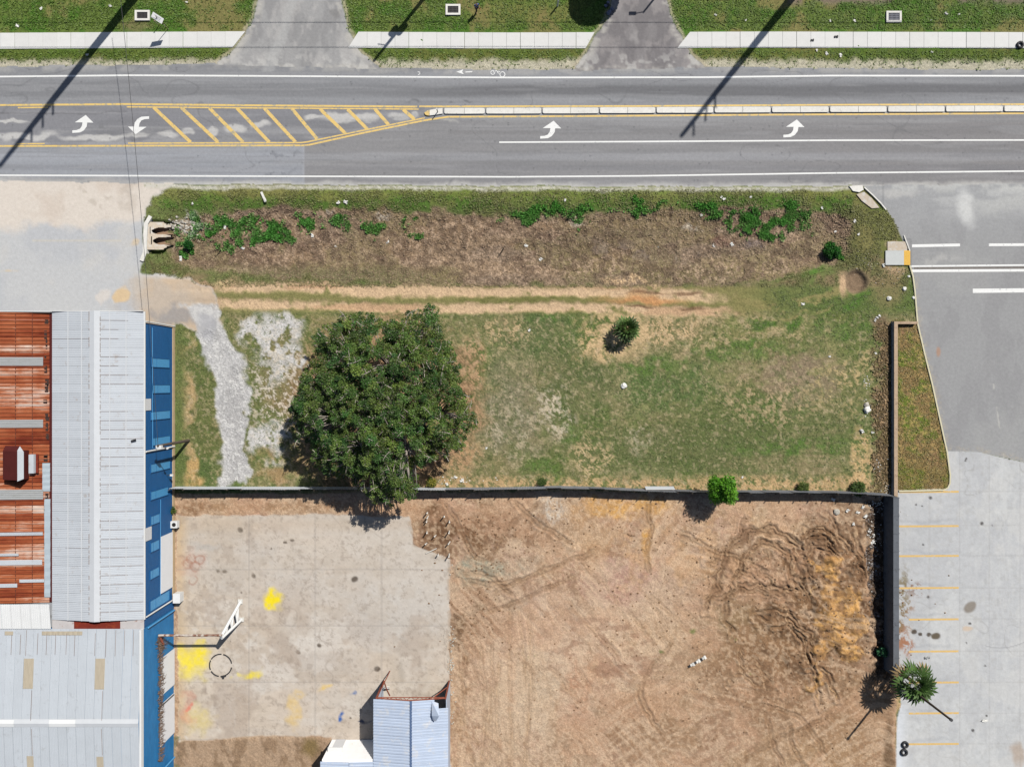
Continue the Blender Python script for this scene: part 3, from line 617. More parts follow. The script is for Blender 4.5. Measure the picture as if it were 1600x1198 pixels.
for cx, cy, rx, ry, c, a in [(745, 958, 56, 50, (118, 90, 68), .8), (728, 1010, 26, 60, (126, 98, 74), .6), (715, 820, 60, 40, (116, 86, 62), .7), (800, 826, 80, 26, (140, 106, 80), .6), (760, 868, 30, 30, (126, 96, 74), .6), (860, 930, 60, 30, (150, 116, 90), .5), (1150, 900, 60, 50, (140, 110, 86), .5), (1010, 1150, 120, 50, (150, 118, 92), .5), (1200, 1080, 120, 60, (150, 118, 92), .5), (940, 870, 70, 20, (156, 120, 92), .5)]:
    paint(dt * (1 - ss(1.5, -1.5, sPad)) * blob(cx, cy, rx * 1.2, ry * 1.2, .8, 40) * ss(.1, .45, n20 * .6 + n60 * .4) * min(1, a * 1.3), A(*c))
paint(dt * blob(985, 790, 80, 22, .6, 26) * ss(.15, .45, n20) * .8, A(222, 172, 104)); paint(dt * blob(866, 796, 24, 30, .6, 14) * ss(.3, .6, fbm(5, 3, 162, .25)) * .8, A(214, 204, 192)); paint(dt * blob(1014, 850, 9, 34, .7, 12) * .7, A(212, 160, 90))
paint(dt * blob(765, 895, 62, 22, .6, 24, -.12) * ss(.2, .5, n20 * .6 + n8 * .4) * .75, A(142, 152, 138)); paint(dt * blob(735, 905, 36, 14, .6, 16, .4) * .5, A(122, 146, 132))
paint(dt * blob(950, 910, 60, 30, .8, 30) * ss(.3, .6, n20) * .5, A(188, 136, 122)); paint(dt * blob(850, 940, 50, 24, .8, 24) * .5, A(208, 186, 168)); paint(dt * blob(840, 1090, 60, 110, .8, 40) * ss(.3, .6, fbm(30, 3, 163, .3)) * .6, A(210, 188, 164)); paint(dt * blob(900, 1080, 26, 90, .8, 20) * .4, A(190, 140, 112)); paint(dt * blob(1075, 870, 70, 20, .8, 30) * .5, A(206, 176, 152))
paint(dt * ss(.5, .8, fbm(5, 2, 160)) * .28, A(146, 114, 88)); paint(dt * ss(.5, .75, fbm(4, 2, 161)) * .4, A(222, 194, 164))
paint(dt * ss(.1, .5, sand) * ss(.3, .6, n20 * .4 + n8 * .3 + n5 * .3) * .5, A(228, 174, 104)); paint(dt * ss(.1, .5, sand) * ss(.52, .66, fbm(15, 4, 167)) * .7, A(120, 88, 60)); paint(dt * ss(.1, .5, sand) * ss(.55, .7, fbm(9, 3, 168)) * .5, A(176, 132, 84)); paint(dt * ss(.45, .65, fbm(46, 5, 164)) * blob(900, 1000, 200, 190, .8, 40) * .55, A(214, 188, 162)); paint(dt * ss(.5, .7, fbm(34, 4, 165)) * blob(1060, 860, 200, 70, .8, 40) * .5, A(208, 166, 122)); paint(dt * ss(.55, .72, fbm(60, 5, 166)) * .4, A(204, 164, 134))
# debris trench by the right-hand wall and fence, shade painted into its soil colour
tr = ss(1350, 1366, X + 18 * (n20 - .5) + 8 * (n8 - .5) - np.clip(Y - 900, 0, 150) * .06) * (X < 1398) * ss(775, 790, Y) * ss(1080, 1040, Y)
tr = np.clip(tr + ss(1378, 1384, X) * (X < 1400) * ss(772, 782, Y) * ss(1056, 1046, Y), 0, 1); paint(dt * tr * .92 * ss(.1, .3, n14), A(70, 56, 46)); flecks(dt * tr, (120, 100, 84), .55, .7, amt=.7); flecks(dt * tr, (150, 150, 156), .80, .86, amt=.8); paint(dt * blob(1378, 1080, 34, 50, .6, 24) * .75, A(96, 74, 58)); Z -= tr * .45  # blob by the palm: soil colour darkened to deepen the palm's shadow
paint(dt * blob(1370, 1100, 26, 50, .7, 30) * .6, A(166, 134, 104)); paint(dt * blob(1366, 1140, 20, 14, .6, 16) * .5, A(206, 176, 148)); paint(dt * blob(1390, 1170, 10, 60, .6, 12) * .8, A(112, 88, 66))
for ang, zone, sd in ((.85, ss(1120, 1000, X) * ss(840, 900, Y), 151), (-.6, ss(900, 980, X) * ss(1040, 1080, Y), 152), (1.55, ss(860, 780, X) * ss(960, 1020, Y), 153), (.2, ss(1000, 1100, X) * ss(800, 860, Y), 154), (-.9, ss(760, 860, X) * ss(960, 860, Y) * ss(1120, 1040, X), 155)):
    xr = X * math.cos(ang) + Y * math.sin(ang) + wx * 12; yr = -X * math.sin(ang) + Y * math.cos(ang) + wy * 7
    sn = fbm(5, 2, sd, 22, xr + 1600, yr + 1600); st_ = dt * zone * ss(.3, .7, fbm(60, 3, sd + 20))
    paint(st_ * ss(.55, .8, sn) * .28, A(160, 126, 98)); paint(st_ * ss(.45, .2, sn) * .4, A(216, 188, 160)); Z += st_ * (sn - .5) * .035
def track(pts, w, depth, dark, groove=5.0, lug=0.0, col=(122, 92, 68), light=(204, 172, 138), amt=.7, warp=16):
    q = catmull(pts, 8); r = stroke(q, w * 2 + 6, warp)
    if r is None: return
    sl_, d, sg, al, run = r
    env = ss(w, w * .75, d) * ss(0, 8, al) * ss(run, run - 8, al) * dt[sl_]
    wave = np.cos(sg / groove * 2 * PI)
    h = wave * depth
    if lug: h = h + np.sign(np.sin(al / lug * 2 * PI)) * depth * .5
    Z[sl_] += env * (h - depth * .6) + ss(w + 5, w + 1, d) * ss(w - 3, w + 1, d) * depth * 1.1 * dt[sl_]
    paint(env * dark * (.55 + .45 * n14[sl_]), A(*col), sl_); paint(env * ss(.45, 1, wave) * amt * ss(.35, .6, n20[sl_]), A(*light), sl_)
track([(1100, 952), (1121, 906), (1153, 847), (1186, 825), (1220, 833), (1252, 857)], 9, .09, .8, 6, 0)
track([(1148, 912), (1167, 868), (1186, 847), (1210, 852), (1240, 873)], 8, .09, .8, 5.4, 0)
track([(1242, 866), (1243, 892), (1250, 919), (1264, 948)], 8, .09, .6, 5)
track([(1178, 964), (1210, 959), (1236, 967), (1258, 988), (1266, 1015), (1263, 1038)], 9, .10, .6, 6)
track([(1205, 977), (1231, 980), (1247, 994), (1258, 1016), (1256, 1040)], 6, .11, .7, 6)
track([(1258, 1036), (1274, 1060), (1284, 1098)], 6, .09, .3, 6, light=(226, 180, 120), amt=.9); track([(1279, 1039), (1298, 1060), (1308, 1090)], 5, .08, .4, 5, light=(220, 180, 126))
track([(1255, 866), (1271, 847), (1292, 849), (1310, 872)], 8, .10, .8, 6); track([(1262, 880), (1272, 860), (1292, 858), (1302, 876)], 5, .10, .8, 5)
track([(1290, 800), (1310, 830), (1340, 870), (1345, 920)], 7, .08, .6, 6); track([(1330, 820), (1345, 850), (1350, 900)], 6, .08, .6, 6); track([(1255, 838), (1275, 826), (1300, 836), (1320, 850)], 6, .09, .7, 5)
track([(1100, 880), (1140, 850), (1170, 810)], 5, .05, .6, 5, 4); track([(1100, 940), (1180, 915), (1250, 925)], 7, .06, .6, 6); track([(1145, 990), (1130, 940), (1160, 880)], 6, .06, .6, 5, 4)
track([(1170, 880), (1200, 900), (1215, 920)], 5, .05, .3, 5, 4); track([(1150, 890), (1180, 905), (1200, 925)], 5, .05, .3, 5, 4)
track([(1270, 905), (1290, 890), (1310, 870)], 3, .05, .0, 6, light=(226, 180, 120)); track([(1260, 940), (1275, 915), (1290, 890)], 4, .05, .1, 6, light=(222, 184, 130), amt=.9)
track([(1145, 925), (1240, 926)], 5, .05, .6, 5, 5)
for k in range(16):
    a0 = random.uniform(0, 6.3); cx_ = random.uniform(1130, 1350); cy_ = random.uniform(820, 1180); rr_ = random.uniform(20, 70); sp = random.uniform(.6, 1.6)
    track([(cx_ + rr_ * math.cos(a0 + sp * t_ / 4) + random.uniform(-4, 4), cy_ + rr_ * math.sin(a0 + sp * t_ / 4) + random.uniform(-4, 4)) for t_ in range(5)], random.uniform(4, 8), random.uniform(.03, .06), .5, random.uniform(4.5, 6.5), random.choice([0, 0, 4]), warp=18)
for k in range(9):           # machine passes over the open ground
    x0 = 712 + k * 14 + random.uniform(-4, 4)
    track([(x0, 1000 + random.uniform(-60, 60)), (x0 + random.uniform(-6, 14), 1100), (x0 + random.uniform(-14, 20), 1230)], 4.5, .014, .2, 4.6, 0, col=(150, 118, 90), amt=.55, warp=4)
for k in range(9):
    x0 = random.uniform(840, 1060); y0 = random.uniform(880, 1060); ang = random.uniform(.7, 1.1); l = random.uniform(60, 140)
    track([(x0, y0), (x0 + l * .5 * math.cos(ang) + random.uniform(-5, 5), y0 + l * .5 * math.sin(ang)), (x0 + l * math.cos(ang), y0 + l * math.sin(ang))], random.uniform(3, 6), .014, .22, 4.4, random.choice([0, 3.6]), col=(146, 114, 88), amt=.5, warp=5)
for k in range(9):
    x0 = random.uniform(880, 1250); y0 = random.uniform(1060, 1220); ang = random.uniform(-.7, -.35); l = random.uniform(60, 170)
    track([(x0, y0), (x0 + l * .5 * math.cos(ang), y0 + l * .5 * math.sin(ang) + random.uniform(-6, 6)), (x0 + l * math.cos(ang), y0 + l * math.sin(ang))], random.uniform(3, 7), .015, .25, 4.8, random.choice([0, 4]), col=(142, 110, 84), amt=.5, warp=6)
for pts in ([(700, 790), (720, 830), (740, 870), (760, 880)], [(760, 880), (800, 820), (840, 790)], [(720, 895), (760, 900), (800, 930)], [(730, 905), (775, 915), (830, 900)], [(770, 930), (850, 890), (930, 860)],
            [(800, 780), (830, 810), (900, 850)], [(1010, 780), (1016, 840), (1008, 900)], [(1060, 830), (1120, 860), (1180, 880)], [(760, 960), (830, 930), (900, 900)], [(1190, 1100), (1250, 1120), (1290, 1180)], [(1160, 1190), (1220, 1150), (1290, 1120)], [(1200, 1120), (1210, 1160), (1226, 1198)],
            [(1230, 1130), (1240, 1170), (1262, 1200)], [(1050, 1000), (1000, 1080), (1030, 1140)]):
    track(pts, 5, .035, .45, 4.8, random.choice([0, 4]), amt=.55, warp=8)
flecks(dt * blob(955, 1020, 130, 90, .8, 30), (150, 112, 92), .62, .7, src=fbm(12, 3, 128, 2), amt=.5)
for cx, cy in [(828, 1023), (1028, 1021), (1080, 988), (1145, 998), (1170, 1052)]:
    paint(dt * blob(cx, cy, 7, 5, .8, 8) * ss(.4, .6, n8) * .8, A(112, 124, 66))
# ---- 11. concrete pad
pd = ss(1.5, -1.5, sPad)
paint(pd, A(212, 198, 184)); paint(pd * ss(420, 640, X) * ss(1000, 860, Y) * .55, A(204, 198, 192)); paint(pd * ss(460, 280, X) * .35, A(212, 194, 170)); paint(pd * ss(.4, .7, fbm(90, 5, 131)) * .5, A(199, 188, 178)); paint(pd * ss(.5, .75, fbm(50, 5, 132)) * .5, A(214, 206, 198)); paint(pd * ss(.55, .75, fbm(30, 4, 133, 2)) * .25, A(190, 180, 170)); paint(pd * ss(.5, .8, fbm(14, 3, 145, 9)) * .3, A(216, 208, 200))
paint(pd * blob(600, 960, 110, 60, .8, 40) * .5, A(206, 202, 198)); paint(pd * blob(540, 985, 70, 30, .5, 30) * .5, A(188, 176, 166)); paint(pd * ss(.58, .66, fbm(40, 4, 134)) * blob(440, 1010, 140, 120, .7, 30) * .8, A(220, 212, 204))
paint(pd * blob(480, 850, 200, 30, .8, 30) * .4, A(214, 202, 190)); paint(pd * blob(390, 900, 120, 60, .8, 40) * .35, A(202, 198, 194)); paint(pd * blob(500, 1040, 90, 30, .4, 20) * .5, A(184, 172, 162))
paint(pd * ss(800, 830, Y) * ss(836, 810, Y) * .5, A(196, 172, 146)); paint(pd * ss(300, 278, X) * .7, A(206, 178, 140)); paint(pd * blob(320, 850, 30, 8, .7, 16) * .35, A(170, 180, 190))
for cx, cy, r in [(375, 828, 5.4), (350, 894, 4), (396, 900, 4.4), (588, 1044, 5.6), (447, 849, 3), (457, 845, 3.5), (340, 893, 3.5), (378, 924, 1.6), (548, 1121, 2), (320, 1003, 1.4), (360, 1003, 1.2), (555, 905, 6), (498, 1008, 4), (466, 1018, 4), (424, 858, 2.), (590, 1045, 4.5)]:
    paint(pd * blob(cx, cy, r, r * .85, .4, 4) * .9, A(92, 80, 70))
for cx, cy in [(300, 872), (305, 885), (294, 880), (312, 875), (300, 905)]:       # rust rings left by drums
    rr_ = np.hypot(X - cx + wx * 5, Y - cy + wy * 5); paint(pd * ss(2, .8, np.abs(rr_ - 7)) * ss(.3, .5, n14) * .5, A(166, 118, 98))
paint(pd * blob(330, 1075, 18, 10, .7, 20) * ss(.5, .6, n8) * .6, A(128, 112, 100)); paint(pd * blob(330, 1100, 14, 12, .7, 16) * ss(.5, .6, n8) * .5, A(136, 118, 104)); paint(pd * blob(620, 1005, 40, 10, .8, 14) * ss(.55, .65, n14) * .4, A(150, 146, 140))
paint(pd * blob(628, 1050, 6, 22, .7, 8) * .35, A(160, 150, 138))
wl = ss(.8, .3, np.abs(fbm(46, 3, 136) - .5) * 26) * blob(366, 1110, 40, 40, .6, 10); paint(pd * wl * .8, A(228, 220, 212))
paint(pd * ss(.52, .72, fbm(26, 5, 141, 1.6)) * .3, A(192, 178, 162)); paint(pd * ss(.55, .7, fbm(60, 5, 142)) * ss(700, 380, X) * ss(900, 1000, Y) * ss(.4, .6, n14) * .6, A(224, 216, 208)); paint(pd * ss(.64, .78, fbm(18, 4, 143)) * ss(560, 300, X) * .4, A(168, 152, 138))
paint(pd * ss(.58, .78, fbm(70, 5, 144)) * ss(880, 1000, Y) * .6, A(182, 166, 152)); flecks(pd, (150, 136, 124), .74, .82, amt=.4)
paint(pd * ss(.007, .002, np.abs(fbm(160, 4, 146) - .5)) * .28, A(140, 126, 114))
for cx, cy, rx, ry, a, c in [(300, 1031, 29, 24, 1, (252, 228, 18)), (372, 1052, 8, 6, .7, (244, 224, 90)), (306, 1004, 6, 4, .6, (244, 222, 80)), (298, 1040, 30, 24, .55, (240, 222, 110)), (430, 941, 15, 17, 1, (250, 226, 40)), (395, 1056, 15, 11, .85, (244, 222, 70)), (312, 1122, 24, 22, .5, (232, 212, 130)), (506, 1074, 10, 7, .75, (236, 200, 110)),
                             (455, 1115, 14, 24, .6, (230, 196, 120)), (470, 1090, 10, 10, .45, (230, 196, 120)), (290, 1015, 20, 14, .5, (232, 210, 120)), (294, 1112, 10, 16, .3, (220, 120, 104)), (299, 1106, 4, 4, .5, (228, 100, 96)), (290, 1088, 12, 10, .4, (214, 150, 126)), (300, 878, 24, 22, .25, (190, 130, 110)), (537, 1119, 7, 7, 1, (56, 104, 176)), (549, 1079, 4, 5, .8, (90, 122, 176)), (566, 1128, 6, 4, .9, (40, 60, 100))]:
    paint(pd * np.clip(blob(cx, cy, rx * 1.1, ry * 1.1, .75, 22) * 1.3, 0, 1) * min(1, a) * (.72 + .28 * ss(.3, .6, n5)) * ss(.02, .26, n14 * .6 + n8 * .4), A(*c))
# dirt south of the pad
sd_ = dt * (1 - pd) * ss(1146, 1160, Y) * (X < 560); paint(sd_ * .8, A(172, 146, 122)); paint(sd_ * ss(.5, .7, fbm(22, 3, 137, .5)) * .6, A(132, 106, 82)); paint(sd_ * blob(486, 1165, 20, 26, .7, 14) * .8, A(124, 104, 60))
paint(dt * ss(290, 276, X) * ss(.35, .6, n20) * (Y > 1150) * .6, A(84, 100, 54))
edge = pd * ss(-6, 0, sPad) * (X > 600) * ss(.4, .6, n14); paint(edge * .7, A(184, 160, 136))

# ---- heights: ditch, culvert mouth, grassy roughness
prof = ss(296, 350, Y) * ss(446, 392, Y) * ss(236, 275, X) * ss(1352, 1300, X)
Z -= prof * .75
rough_turf = (1 - np.maximum.reduce([rdm, pd, pk, er, ap, dt, ss(2, -2, sD1), ss(2, -2, sD2)]))
Z += rough_turf * ((n8 - .5) * .05 + (n20 - .5) * .06 + (W - .5) * .03) * ss(0, 3, np.abs(Y - rt))
Z += dt * (1 - pd) * ((n8 - .5) * .05 + (W - .5) * .02)
Z = Z * (1 - .96 * pd); Z = np.where((pk > .5) | (er > .5), 0, Z)
Z += bed * ((n8 - .5) * .08 + (W - .5) * .05)
Z = np.where(((X > 1374) & (X < 1424) & (Y > 374) & (Y < 420)) | ((X > 1330) & (X < 1380) & (Y > 288) & (Y < 330)), -.06, Z)
for ix, iy in ((223, 25), (708, 16), (1396, 27)): Z = np.where((np.abs(X - ix) < 13) & (np.abs(Y - iy) < 9.5), -.05, Z)
Z = np.where((X > 226) & (X < 270) & (Y > 344) & (Y < 396), np.minimum(Z, -1.05 + .012 * np.clip(X - 250, 0, 30)), Z)
bordr = np.minimum.reduce([X - gx[0], gx[-1] - X, Y - gy[0], gy[-1] - Y]); Z *= ss(0, 14, bordr)
# joints of the parking slabs and the pad
PKX = [1403, 1452, 1499, 1546, 1594, 1642, 1690]; PKY = [706, 768, 821, 868, 918, 967, 1017, 1066, 1114, 1162, 1211, 1280]
PDX = [276, 389, 492, 596, 704]; PDY = [800, 890, 978, 1066, 1155, 1290]
def joints(m, xs, ys, amt, dep):
    g = np.zeros(X.shape)
    for x in xs[1:-1]: g = np.maximum(g, ss(1.3, .5, np.abs(X - x)))
    for y in ys[1:-1]: g = np.maximum(g, ss(1.3, .5, np.abs(Y - y)))
    global Z
    Z = Z - g * (m > .5) * dep; paint(g * m * amt, A(150, 144, 140))
joints(pk, PKX, PKY, .16, .006); joints(pd, PDX, PDY, .3, .012)
# overall grain
C *= (1 + (W - .5)[..., None] * np.where(rough_turf > .3, .34, np.where(dt * (1 - pd) > .5, .24, .07))[..., None])
C = np.clip(C, 0.008, .8)

# ---- cut the sheet into the pieces of ground
ID = np.zeros(X.shape, int)                    # 0 grass_field
ID[Y < rt] = 1                                 # grass_verge
ID[(Y > 286) & (Y < 447) & (X > 222) & (X < 1420)] = 2      # drainage_ditch
ID[(trk > .5)] = 3                             # dirt_track
ID[sPath < 0] = 4
ID[sAp < 0] = 5
ID[(sER < 0) & (Y >= rb)] = 6
ID[sPl < 0] = 8
ID[(sDirt < 0)] = 9
ID[(sPad < 0) & (sDirt < 40)] = 10
ID[sPk < 0] = 7
ID[rd] = 11
ID[(sD1 < 0) & (Y < rt)] = 12; ID[(sD2 < 0) & (Y < rt)] = 13
WX = (X - 800) / PPM; WY = (599 - Y) / PPM
cid = ID[:-1, :-1].copy()
def piece(name, sel, m, parent=None, kind='structure'):
    """one ground piece from the cells selected"""
    ii, jj = np.nonzero(sel)
    if len(ii) == 0: return None
    q = np.stack([ii * NX + jj, (ii + 1) * NX + jj, (ii + 1) * NX + jj + 1, ii * NX + jj + 1], 1)
    u, inv = np.unique(q, return_inverse=True); inv = inv.reshape(-1, 4).astype(np.int32)
    me = bpy.data.meshes.new(name)
    co = np.stack([WX.ravel()[u], WY.ravel()[u], Z.ravel()[u]], 1).astype(np.float32)
    me.vertices.add(len(u)); me.vertices.foreach_set('co', co.ravel())
    me.loops.add(inv.size); me.loops.foreach_set('vertex_index', inv.ravel())
    me.polygons.add(len(inv)); me.polygons.foreach_set('loop_start', np.arange(0, inv.size, 4, dtype=np.int32))
    me.polygons.foreach_set('use_smooth', np.ones(len(inv), bool))
    me.update(calc_edges=True)
    ca = me.color_attributes.new('Col', 'FLOAT_COLOR', 'POINT')
    cc = np.ones((len(u), 4), np.float32); cc[:, :3] = C.reshape(-1, 3)[u]
    ca.data.foreach_set('color', cc.ravel()); me.materials.append(m)
    o = link(name, me, parent)
    if kind and parent is None: o['kind'] = kind
    return o
road = piece('road', cid == 11, M['asphalt'])
piece('grass_field', cid == 0, M['turf']); piece('grass_verge', cid == 1, M['turf']); piece('drainage_ditch', cid == 2, M['turf'])
piece('dirt_track', cid == 3, M['soil']); piece('gravel_path', cid == 4, M['soil']); piece('sandy_forecourt', cid == 5, M['sandy'])
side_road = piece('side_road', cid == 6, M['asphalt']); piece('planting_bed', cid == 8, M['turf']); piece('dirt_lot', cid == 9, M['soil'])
piece('driveway', cid == 12, M['asphalt']); piece('driveway', cid == 13, M['asphalt'])
def slabs(name, rid, xs, ys, m):
    root = bpy.data.objects.new(name, None); COL.objects.link(root); root['kind'] = 'structure'
    cx = X[:-1, :-1]; cy = Y[:-1, :-1]
    bi = np.digitize(cx, xs[1:-1]); bj = np.digitize(cy, ys[1:-1])
    for j in range(len(ys) - 1):
        for i in range(len(xs) - 1):
            s_ = (cid == rid) & (bi == i) & (bj == j)
            if s_.sum() > 30: piece('slab', s_, m, root)
            else: cid[s_] = -rid
    rest = cid == -rid
    if rest.any(): piece('slab', rest, m, root)
    return root
parking = slabs('parking_lot', 7, PKX, PKY, M['slab']); pad = slabs('concrete_pad', 10, PDX, PDY, M['slab'])

# far ground around the surveyed sheet, out to the horizon
def far_sheet():
    m = mat('far_turf', A(112, 118, 74), 0.95, 0.35, 0.08, spots=(A(160, 138, 104), 0.42, 0.05))
    x0, x1 = WX[0, 0], WX[0, -1]; y1, y0 = WY[0, 0], WY[-1, 0]; R = 1500
    mb = MB()
    for a, b, c, d in ((-R, x0, -R, R), (x1, R, -R, R), (x0, x1, -R, y0), (x0, x1, y1, R)):
        mb.add([(a, c, 0), (b, c, 0), (b, d, 0), (a, d, 0)], [(0, 1, 2, 3)])
    mb.build('ground', m)['kind'] = 'structure'
    asf = mat('far_asphalt', A(150, 150, 154), .9, .1, .3)
    ya = (599 - 106) / PPM; yb = (599 - 286) / PPM; rb_ = MB()
    for a, b in ((-500, x0), (x1, 500)): rb_.add([(a, yb, .004), (b, yb, .004), (b, ya, .004), (a, ya, .004)], [(0, 1, 2, 3)])
    rb_.build('road', asf)['kind'] = 'structure'
far_sheet()

# ------------------------------------------------------------------ road markings (parts of the road)
def pl_(pts): return [P(*p) for p in pts]
def line(name, pts, w, m, parent=road, z=.004):
    q = []
    for a, b in zip(pts[:-1], pts[1:]):
        k = max(1, int(abs(b[0] - a[0]) / 60))
        for i in range(k): q.append((a[0] + (b[0] - a[0]) * i / k, a[1] + (b[1] - a[1]) * i / k))
    q.append(pts[-1])
    return ribbon(pl_(q), w / PPM, z).build(name, m, parent)
line('edge_line', [(-64, 120), (0, 120), (200, 118), (400, 119), (800, 121.5), (1100, 121), (1300, 118.5), (1664, 119)], 2.6, M['white_paint'])
line('edge_line', [(-64, 274), (0, 274), (400, 275.5), (800, 276.5), (1000, 275), (1300, 270.5), (1664, 267)], 2.4, M['white_paint'])
line('lane_line', [(780, 222.5), (1000, 221.5), (1300, 219.5), (1664, 219)], 2.4, M['white_paint'])
line('centre_line', [(-64, 165), (0, 164.5), (200, 163), (400, 165), (652, 167)], 3.0, M['yellow_paint'])
line('centre_line', [(28, 168.5), (75, 168)], 2.2, M['yellow_paint']); line('centre_line', [(198, 167.3), (400, 169), (654, 170.8)], 2.2, M['yellow_paint'])
line('centre_line', [(-64, 228.6), (200, 228), (476, 227.4), (482, 226.8), (560, 209.5), (664, 188.2), (700, 182.8), (900, 181.8), (1200, 179.6), (1664, 177)], 2.8, M['yellow_paint'])
line('centre_line', [(26, 225), (70, 224.6)], 2, M['yellow_paint']); line('centre_line', [(200, 224), (470, 223.2), (480, 222), (560, 205.4), (664, 184.4)], 2.2, M['yellow_paint'])
line('centre_line', [(655, 166.6), (1000, 166), (1300, 164), (1664, 163)], 2.6, M['yellow_paint'])
for (x0, y0), (x1, y1) in [((240, 168), (298, 222.6)), ((283.5, 168.6), (341, 222.6)), ((327, 169), (380, 222.6)), ((370, 169), (421, 222.6)), ((413, 169.4), (462, 222.6)), ((456, 170), (496, 218)), ((500, 170.6), (540, 209)), ((543, 171), (574, 202)), ((586, 171), (607, 195)), ((630, 171.6), (648, 187))]:
    line('hatch_stripe', [(x0, y0), (x1, y1)], 5.2, M['yellow_paint'], z=.008)
ARW = [(113, 204), (120, 203.5), (125, 201.5), (128, 197), (129, 191.5), (117, 191.5), (134, 180), (146, 192), (136.5, 191.8), (135.5, 198), (131, 204), (125, 207.3), (113, 208)]
def arrow(cx, cy, flip=1):
    pts = [((x - 130) * flip + cx, (y - 194) * flip + cy) for x, y in ARW]
    mb = MB(); mb.add([tuple(P(*p)) [:2] + (.006,) for p in pts], [(0, 1, 11, 12), (1, 2, 10, 11), (2, 3, 9, 10), (3, 4, 8, 9), (4, 6, 8), (4, 5, 6), (6, 7, 8)])
    mb.build('turn_arrow', M['white_paint'], road)
arrow(130, 194); arrow(216, 196, -1); arrow(861, 203); arrow(1241, 201)
# bicycle lane arrow, rider emblem and digit near the far edge
line('lane_arrow', [(727, 113), (738, 112.4)], 1.5, M['white_paint'], z=.006)
mb = MB(); mb.add([tuple(P(*p))[:2] + (.006,) for p in [(713, 112.6), (724, 108.6), (722, 112.8), (725, 116.6)]], [(0, 1, 2), (0, 2, 3)]); mb.build('lane_arrow', M['white_paint'], road)
def ring(cx, cy, r, t, n=16):
    mb = MB(); vs = []
    for i in range(n):
        a = 2 * PI * i / n
        for rr in (r, r - t): vs.append(tuple(P(cx + rr * math.cos(a), cy + rr * math.sin(a)))[:2] + (.006,))
    mb.add(vs, [(2 * i, 2 * ((i + 1) % n), 2 * ((i + 1) % n) + 1, 2 * i + 1) for i in range(n)]); return mb
ring(785, 116.5, 4.6, 1.2).build('bicycle_symbol', M['white_paint'], road); ring(770, 113.6, 3.6, 1.1).build('bicycle_symbol', M['white_paint'], road)
line('bicycle_symbol', [(770, 113.5), (776, 110.5), (784, 114)], 1.2, M['white_paint'], z=.006); line('bicycle_symbol', [(776, 110.5), (779, 115.5)], 1.2, M['white_paint'], z=.0075)
line('lane_mark', [(652.5, 112.5), (656, 113), (656, 116), (653, 117)], 1.0, M['white_paint'])
# side road and parking markings
line('stop_line', [(1425, 384.2), (1500, 382.8)], 4.4, M['white_paint'], side_road); line('stop_line', [(1545, 382.6), (1664, 382)], 4.2, M['white_paint'], side_road)
line('crossing_line', [(1424, 416), (1664, 413.6)], 2.6, M['white_paint'], side_road); line('crossing_line', [(1424, 423.2), (1664, 422)], 4.2, M['white_paint'], side_road)
line('crossing_joint', [(1428, 419.2), (1664, 417.8)], 3.2, mat('dark_joint', A(128, 122, 118), .9, .2, 3), side_road)
line('give_way_bar', [(1520, 454.4), (1664, 453)], 6.6, M['white_paint'], side_road)
for yy in (768.5, 822, 868.5, 918.5, 967.5, 1017.5, 1066, 1114, 1162):
    line('bay_line', [(1405 if yy < 930 else 1420, yy), (1498, yy - .6)], 3.0, M['stall_paint'], parking)

# ------------------------------------------------------------------ pavement slabs and median kerb
walk = bpy.data.objects.new('sidewalk', None); COL.objects.link(walk); walk['kind'] = 'structure'
def walk_run(x0, x1, yt, yb, cut0=0, cut1=0):
    n = max(1, round((x1 - x0) / 21.7)); base = None
    for i in range(n):
        a = x0 + (x1 - x0) * i / n + .12; b = x0 + (x1 - x0) * (i + 1) / n - .12
        wide = i % 4 == 3
        if wide: b -= .35
        tl, bl = (a, a); tr_, br = (b, b)
        if i == 0: tl, bl = a - cut0 * .5, a + cut0 * .5
        if i == n - 1: tr_, br = b - cut1 * .5 * -1, b + cut1 * .5 * -1
        ya = np.interp((a + b) / 2, [0, 400, 800, 1200, 1600], [52, 49.5, 51.5, 50, 51]); yb_ = ya + 25
        poly = [P(tl, ya), P(tr_, ya), P(br, yb_), P(bl, yb_)]
        c = P((a + b) / 2, ya + 12.5)
        mb = MB(); mb.prism([(p.x - c.x, p.y - c.y) for p in poly], -.02, .055 + random.uniform(-.004, .006), .008)
        mb.build('paving_slab', M['walk'], walk, (c.x, c.y, 0))
walk_run(-64, 374, 50, 75, 0, 20); walk_run(552, 922, 50, 75, -16, 14); walk_run(1068, 1664, 50, 75, -20, 0)

sep = bpy.data.objects.new('median_kerb', None); COL.objects.link(sep); sep['kind'] = 'structure'
SX = [693, 758.5, 846.5, 936, 1024.5, 1115, 1204.5, 1295, 1385.5, 1476, 1567, 1657]
for a, b in zip(SX[:-1], SX[1:]):
    yc = np.interp((a + b) / 2, [690, 900, 1200, 1600], [174.3, 173.6, 172.0, 170.4]); l = (b - a - 2.2) / 2 / PPM; h = 4.6 / PPM; r = .16
    c = P((a + b) / 2, yc); poly = []
    for sx, sy, a0 in ((1, 1, 0), (-1, 1, 90), (-1, -1, 180), (1, -1, 270)):
        for t in (0, 30, 60, 90):
            an = math.radians(a0 + t); poly.append((sx * (l - r) + r * math.cos(an), sy * (h - r) + r * math.sin(an)))
    for half in (-1, 1):
        pp = [(x, y) for x, y in poly if (x * half) > 0]
        pp = sorted(pp, key=lambda q: math.atan2(q[1], q[0] - half * l * .5))
        pp += [(half * .008, h), (half * .008, -h)]
        pp = sorted(pp, key=lambda q: math.atan2(q[1], q[0] - half * l * .5))
        mb = MB(); mb.prism(pp, 0, .14, .03); mb.build('kerb_unit', M['kerb'], sep, (c.x, c.y, 0), (0, 0, math.radians(.12)))
